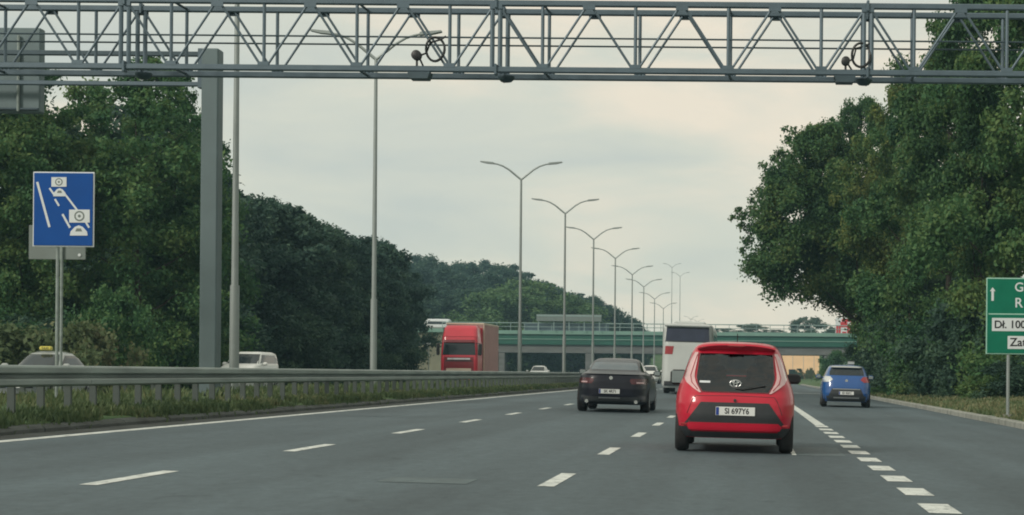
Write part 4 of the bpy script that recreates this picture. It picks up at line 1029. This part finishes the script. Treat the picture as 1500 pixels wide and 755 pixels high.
for s in (-1, 1):
    sb.panel('tail_lamp', [(z, min(s * a, s * b), max(s * a, s * b)) for z, a, b in ((.86, .86, .48), (.80, .885, .45), (.72, .89, .50))], M['tail_dark'], bc, .008, nc=10)
    sb.panel('lamp_strip', [(z, min(s * a, s * b), max(s * a, s * b)) for z, a, b in ((.775, .80, .62), (.745, .80, .62))], M['tail_pale'], bc, .012, nc=4)  # pale strip painted in for the lamp's small pinkish highlights
    sb.side_panel('side_window', [(1.28, 1.5, 2.5), (1.15, 1.1, 2.85), (1.05, 1.0, 3.0)], M['glass'], bc, s)
    mirror(bc, .87, 2.75, 1.0, M['black_car'], s)
    sb.panel('headlamp', [(.78, min(s * .5, s * .8), max(s * .5, s * .8)), (.66, min(s * .5, s * .82), max(s * .5, s * .82))], M['lens'], bc, .01, rear=False, nc=6)
    MB().lathe([(.045, -.03), (.045, .04)], 'y', (s * .62, .06, .275), 14).build('exhaust', M['chrome'], bc)
sb.panel('windscreen', [(1.33, -.5, .5), (1.03, -.66, .66)], M['glass'], bc, .006, rear=False)
sb.panel('lower_valance', [(.40, -.72, .72), (.24, -.70, .70)], M['trim'], bc, .008)
sb.panel('chrome_strip', [(.385, -.32, .22), (.35, -.32, .22)], M['alloy'], bc, .016, nr=3)
plate(bc, sb, -.05, .53, 'SK 4R71')
MB().lathe([(.045, -.012), (.05, .0)], 'y', (-.02, sb.end(0, .86) - .006, .87), 20).build('emblem', M['chrome'], bc)

# --- blue hatchback in the exit lane
dL = 59.5; xl = road_pt(1239.5, dL)
uc = empty('blue_hatchback', (xl, dL, rz(xl)), 'bright blue hatchback in the exit lane seen from behind', 'car'); uc.rotation_euler = (0, math.atan(.02), R(-1.5))
su = Shape([(.20, .78, .14, 3.85, 6), (.30, .85, .04, 3.95, 6), (.48, .872, .0, 4.0, 6), (.72, .872, .02, 3.98, 6), (.84, .86, .05, 3.8, 6), (.95, .835, .09, 3.3, 6), (1.04, .79, .13, 2.95, 6), (1.12, .755, .18, 2.75, 6), (1.28, .69, .28, 2.45, 5.5), (1.40, .63, .36, 2.2, 5), (1.45, .57, .45, 2.05, 4.5), (1.475, .48, .6, 1.9, 4)])
bd = su.body('body', M['blue'], uc); cut_arches(bd, .872, (.72, 3.25), .315); wheels(uc, .76, (.72, 3.25), .315, .2)
su.panel('rear_window', [(1.37, -.54, .54), (1.24, -.60, .60), (1.12, -.60, .60)], M['glass'], uc, .008)
su.panel('roof_spoiler', [(1.445, -.50, .50), (1.395, -.58, .58)], M['silver_car'], uc, .10)
for s in (-1, 1):
    su.panel('tail_lamp', [(z, min(s * a, s * b), max(s * a, s * b)) for z, a, b in ((1.08, .765, .58), (.97, .82, .48), (.88, .845, .60))], M['tail'] if s > 0 else M['lens'], uc, .01, nc=8)  # left lamp coloured pale for the reflection on it
    su.side_panel('side_window', [(1.36, .75, 2.1), (1.2, .65, 2.5), (1.06, .8, 2.75)], M['glass'], uc, s)
    mirror(uc, .83, 2.5, 1.06, M['blue'], s)
    su.panel('headlamp', [(.78, min(s * .5, s * .78), max(s * .5, s * .78)), (.66, min(s * .5, s * .8), max(s * .5, s * .8))], M['lens'], uc, .01, rear=False, nc=6)
su.panel('windscreen', [(1.41, -.55, .55), (1.08, -.68, .68)], M['glass'], uc, .006, rear=False)
su.panel('bumper_insert', [(.66, -.50, .50), (.40, -.62, .62)], M['trim'], uc, .007)
su.panel('chrome_strip', [(.655, -.48, .48), (.625, -.48, .48)], M['alloy'], uc, .014, nr=3)
su.panel('lower_valance', [(.40, -.78, .78), (.21, -.74, .74)], M['trim'], uc, .008)
su.panel('chrome_strip', [(.36, -.45, .45), (.31, -.45, .45)], M['alloy'], uc, .016, nr=3)
plate(uc, su, 0, .50, 'SD 82KC')
MB().lathe([(.05, -.012), (.055, 0)], 'y', (0, su.end(0, .95) - .006, .93), 20).build('emblem', M['chrome'], uc)
rs = MB().bbox((.17, 1.1, 1.565), (.24, .14, .12), .02).build('roof_sign', M['silver_car'], uc); MB().bbox((.17, 1.1, 1.64), (.27, .15, .025), .008).build('sign_cap', M['black'], rs); MB().bbox((.17, 1.1, 1.495), (.18, .10, .04), .01).build('sign_foot', M['black'], rs)

# --- white coach
dC = 83.5; xc = road_pt(1005, dC)
co = empty('white_bus', (xc, dC, rz(xc)), 'white coach seen from behind in the left lane ahead of the red hatchback', 'bus'); co.rotation_euler.y = math.atan(.02)
sc = Shape([(.30, 1.18, .12, 11.7, 14), (.42, 1.25, .02, 11.9, 14), (.8, 1.27, 0, 12, 14), (2.4, 1.265, .03, 12, 14), (3.2, 1.245, .10, 11.8, 14), (3.36, 1.22, .16, 11.7, 12), (3.44, 1.14, .28, 11.5, 10), (3.47, 1.0, .45, 11.3, 8)])
bd = sc.body('body', M['bus_white'], co, N=96); cut_arches(bd, 1.27, (2.8, 9.3), .48); wheels(co, 1.08, (2.8, 9.3), .48, .3)
sc.panel('rear_window', [(3.26, -1.03, 1.03), (2.6, -1.08, 1.08)], M['bus_glass'], co, .012)
MB().bbox((0, .05, 3.36), (2.3, .25, .12), .04).build('rear_fairing', M['bus_white'], co)
for s in (-1, 1):
    sc.panel('tail_lamp', [(2.34, min(s * 1.08, s * .66), max(s * 1.08, s * .66)), (1.94, min(s * 1.10, s * .72), max(s * 1.10, s * .72))], M['tail'], co, .012, nc=5)
    for k in range(6): sc.side_panel('side_window', [(3.0, 1.2 + k * 1.75, 2.85 + k * 1.75), (2.1, 1.2 + k * 1.75, 2.85 + k * 1.75)], M['bus_glass'], co, s)
    MB().bbox((s * 1.42, 11.8, 2.6), (.22, .12, .5), .04).build('wing_mirror', M['black'], co)
sc.panel('engine_flap', [(1.75, -.75, .75), (.85, -.75, .75)], M['bus_white'], co, .012)
sc.panel('bumper', [(.62, -1.1, 1.1), (.40, -1.1, 1.1)], M['trim'], co, .04)
plate(co, sc, 0, .78, 'SZ 3094')
MB().bbox((0, 4, 3.56), (1.6, 2.6, .18), .07).build('roof_unit', M['bus_white'], co)
sc.panel('window_lower_trim', [(2.60, -1.1, 1.1), (2.55, -1.1, 1.1)], M['trim'], co, .014, nr=3)  # dark strip along the lower edge of the rear window

# --- red truck coming towards us (front at local -y)
dT = 110.0; a_, b_ = W(644, 520, dT), W(700, 520, dT); xt = (a_.x + b_.x) / 2; zt0 = oz(xt)
tr = empty('red_truck', (xt, dT, zt0), 'red box truck coming towards us beyond the guardrail', 'truck')
st = Shape([(.40, 1.12, 0.06, 2.2, 12), (.55, 1.18, .0, 2.25, 12), (1.4, 1.2, 0, 2.3, 12), (1.75, 1.2, .01, 2.3, 12), (2.7, 1.17, .14, 2.3, 10), (3.2, 1.14, .28, 2.3, 10), (3.75, 1.08, .62, 2.3, 9), (3.92, .98, .85, 2.25, 8)])
bd = st.body('cab', M['truckred'], tr)
st.panel('windscreen', [(2.80, -1.0, 1.0), (2.0, -1.07, 1.07)], M['glass'], tr, .012)
st.panel('sun_visor', [(2.98, -1.02, 1.02), (2.82, -1.04, 1.04)], M['truckred_dark'], tr, .14)
st.panel('roof_band', [(3.62, -.85, .85), (3.2, -1.0, 1.0)], M['truckred'], tr, .03)
st.panel('grille', [(1.88, -.95, .95), (.62, -.98, .98)], M['truckred_dark'], tr, .012)
st.panel('front_panel', [(1.66, -.85, .85), (1.58, -.85, .85)], M['trim'], tr, .022, nr=3)
st.panel('bumper_band', [(1.14, -.80, .80), (.90, -.80, .80)], M['cream'], tr, .03, nr=4)
for s in (-.55, 0, .55):
    w = .45 if s == 0 else .18
    st.panel('lettering_band', [(1.80, s - w, s + w), (1.70, s - w, s + w)], M['signwhite'], tr, .026, nc=4, nr=3)
for s in (-1, 1):
    st.panel('headlamp', [(.86, min(s * .82, s * 1.08), max(s * .82, s * 1.08)), (.66, min(s * .82, s * 1.08), max(s * .82, s * 1.08))], M['lens'], tr, .02, nc=4, nr=3)
    st.side_panel('side_window', [(2.7, .4, 1.5), (2.0, .3, 1.5)], M['glass'], tr, s)
    MB().bbox((s * 1.36, .15, 2.35), (.2, .15, .75), .05).build('wing_mirror', M['black'], tr)
    MB().tube([(s * 1.1, .25, 2.75), (s * 1.34, .2, 2.74)], .03, 6).build('mirror_arm', M['black'], tr)
wheels(tr, 1.02, (1.2, 6.6), .48, .28)
MB().bbox((0, 5.75, 2.42), (2.46, 6.7, 3.25), .04).build('cargo_box', M['tarp'], tr)
MB().bbox((0, 5.75, 4.075), (2.50, 6.74, .12), .03).build('box_roof', M['cream'], tr)
MB().bbox((1.235, 2.42, 2.42), (.06, .1, 3.3), .01).build('corner_trim', M['cream'], tr)
MB().bbox((0, 4.5, .68), (1.0, 8.6, .22), .02).build('chassis', M['black'], tr)
MB().bbox((0, 2.39, 3.3), (2.3, .03, 1.0), .01).build('box_front', M['truckred'], tr)

# --- cars beyond the guardrail
def small_car(name, px, d, H, W_, label, paint, z0, fwd=-1, taxi=False, van=False, L=4.3):
    """front of the body is at local +y; fwd -1 turns it to face us"""
    x = W(px, 530, d).x; e = empty(name, (x, d + (L if fwd < 0 else 0), z0), label, 'car'); h = W_ / 2; k = H / 1.5
    if van:
        lv = [(.22, h * .9, .12, L - .1, 8), (.45, h, 0, L, 8), (.85 * k, h, .02, L - .05, 8), (1.0 * k, h * .97, .03, L - .55, 8), (1.05 * k, h * .95, .04, L - .95, 7), (1.30 * k, h * .88, .08, L - 1.45, 7), (1.44 * k, h * .82, .12, L - 1.7, 6), (1.5 * k, h * .66, .3, L - 1.95, 5)]
    else:
        lv = [(.2, h * .9, .15, L - .15, 6), (.45, h, 0, L, 6), (.75, h, .02, L - .1, 6), (.88 * k, h * .96, .08, L - .45, 6), (.96 * k, h * .88, .25, L - 1.15, 6), (1.05 * k, h * .80, .45, L - 1.45, 5.5), (1.3 * k, h * .70, .85, L - 1.9, 5), (1.44 * k, h * .60, 1.15, L - 2.15, 5), (1.5 * k, h * .44, 1.5, L - 2.4, 4)]
    s_ = Shape(lv); bd = s_.body('body', paint, e)
    cut_arches(bd, h, (.8, L - .85), .32); wheels(e, h - .1, (.8, L - .85), .32, .2)
    top, bot = (1.42 * k, 1.06 * k); wt, wb = np.interp(top, s_.z, s_.t[0]) * .86, np.interp(bot, s_.z, s_.t[0]) * .90
    s_.panel('windscreen', [(top, -wt, wt), (bot, -wb, wb)], M['glass'], e, .008, rear=False)
    s_.panel('rear_window', [(top, -wt, wt), (bot, -wb, wb)], M['glass'], e, .008, rear=True)
    for s in (-1, 1):
        yy0, yy1 = np.interp(bot, s_.z, s_.t[1]) + .35, np.interp(bot, s_.z, s_.t[2]) - .3
        s_.side_panel('side_window', [(top - .04, yy0 + .3, yy1 - .5), (bot + .02, yy0, yy1)], M['glass'], e, s)
        s_.panel('headlamp', [(.80, min(s * h * .5, s * h * .9), max(s * h * .5, s * h * .9)), (.64, min(s * h * .5, s * h * .92), max(s * h * .5, s * h * .92))], M['lens'], e, .01, rear=False, nc=6)
        s_.panel('tail_lamp', [(.86, min(s * h * .7, s * h * .93), max(s * h * .7, s * h * .93)), (.66, min(s * h * .7, s * h * .93), max(s * h * .7, s * h * .93))], M['tail'], e, .01, nc=6)
        MB().bbox((s * (h + .07), L - 1.45, 1.05 * k), (.2, .12, .14), .04).build('wing_mirror', paint, e)
    s_.panel('grille', [(.66, -h * .45, h * .45), (.36, -h * .6, h * .6)], M['trim'], e, .012, rear=False)
    plate(e, s_, 0, .42, 'SB 5210', rear=False)
    if taxi:
        t = MB().bbox((0, L - 2.2, 1.5 * k + .10), (.36, .16, .12), .03).build('taxi_sign', M['taxi_yellow'], e)
        text('taxi_lettering', 'TAXI', .10, M['ink'], t, (0, L - 2.115, 1.5 * k + .10), rot=(R(90), 0, R(180)), ext=.002)
    e.rotation_euler.z = R(180) if fwd < 0 else 0
    return e
small_car('taxi', 22, 50, 1.46, 1.72, 'pale taxi with a yellow roof sign passing behind the blue sign', M['silver_car'], oz(-21), taxi=True)
small_car('white_van', 344, 72, 1.74, 1.6, 'white high-roofed car beyond the guardrail right of the tall lamp post', M['white_car'], oz(-21), van=True)
small_car('white_car', 785, 150, 1.50, 1.75, 'white car whose roof just shows over the guardrail between two lamps', M['white_car'], oz(-18))
p = W(950, 540, 140)
small_car('distant_white_car', 951, 150, 1.62, 1.75, 'small white car far ahead between the black saloon and the bus', M['white_car'], rz(-8), fwd=1)

# a pale trailer passing over the flyover behind the truck
a, b = W(622, 481, dB + 5), W(660, 489, dB + 5)
e = empty('crossing_van', ((a.x + b.x) / 2, dB + 5, zc0), 'pale delivery vehicle crossing the flyover behind the red truck', 'van')
MB().bbox((0, 0, 1.35), (b.x - a.x, 2, 1.7), .25).build('body', M['signwhite'], e)
MB().bbox((0, -1.0, 1.5), ((b.x - a.x) * .7, .06, .5), .02).build('window', M['window_dark'], e)
for s in (-1, 1): MB().lathe([(.35, -.12), (.35, .12)], 'y', (s * (b.x - a.x) * .3, -.85, .35), 18).build('wheel', M['rubber'], e)
hz = MB().box((0, 280, 19), (1000, 700, 46)).build('haze', M['white_car']); tag(hz, kind='stuff')
hm = bpy.data.materials.new('haze_air'); hm.use_nodes = True; hn, hl_ = hm.node_tree.nodes, hm.node_tree.links
hn.remove(hn['Principled BSDF']); pv = hn.new('ShaderNodeVolumePrincipled'); pv.inputs['Density'].default_value = .00034; pv.inputs['Color'].default_value = (.50, .80, 1.0, 1)
pv.inputs['Anisotropy'].default_value = .2
hl_.new(pv.outputs[0], hn['Material Output'].inputs['Volume']); hz.data.materials.clear(); hz.data.materials.append(hm)
for n_ in [k for k, v in PROTO.items() if not v[3]]:
    for c in kids(PROTO[n_][0]): bpy.data.objects.remove(c)
    bpy.data.objects.remove(PROTO[n_][0])
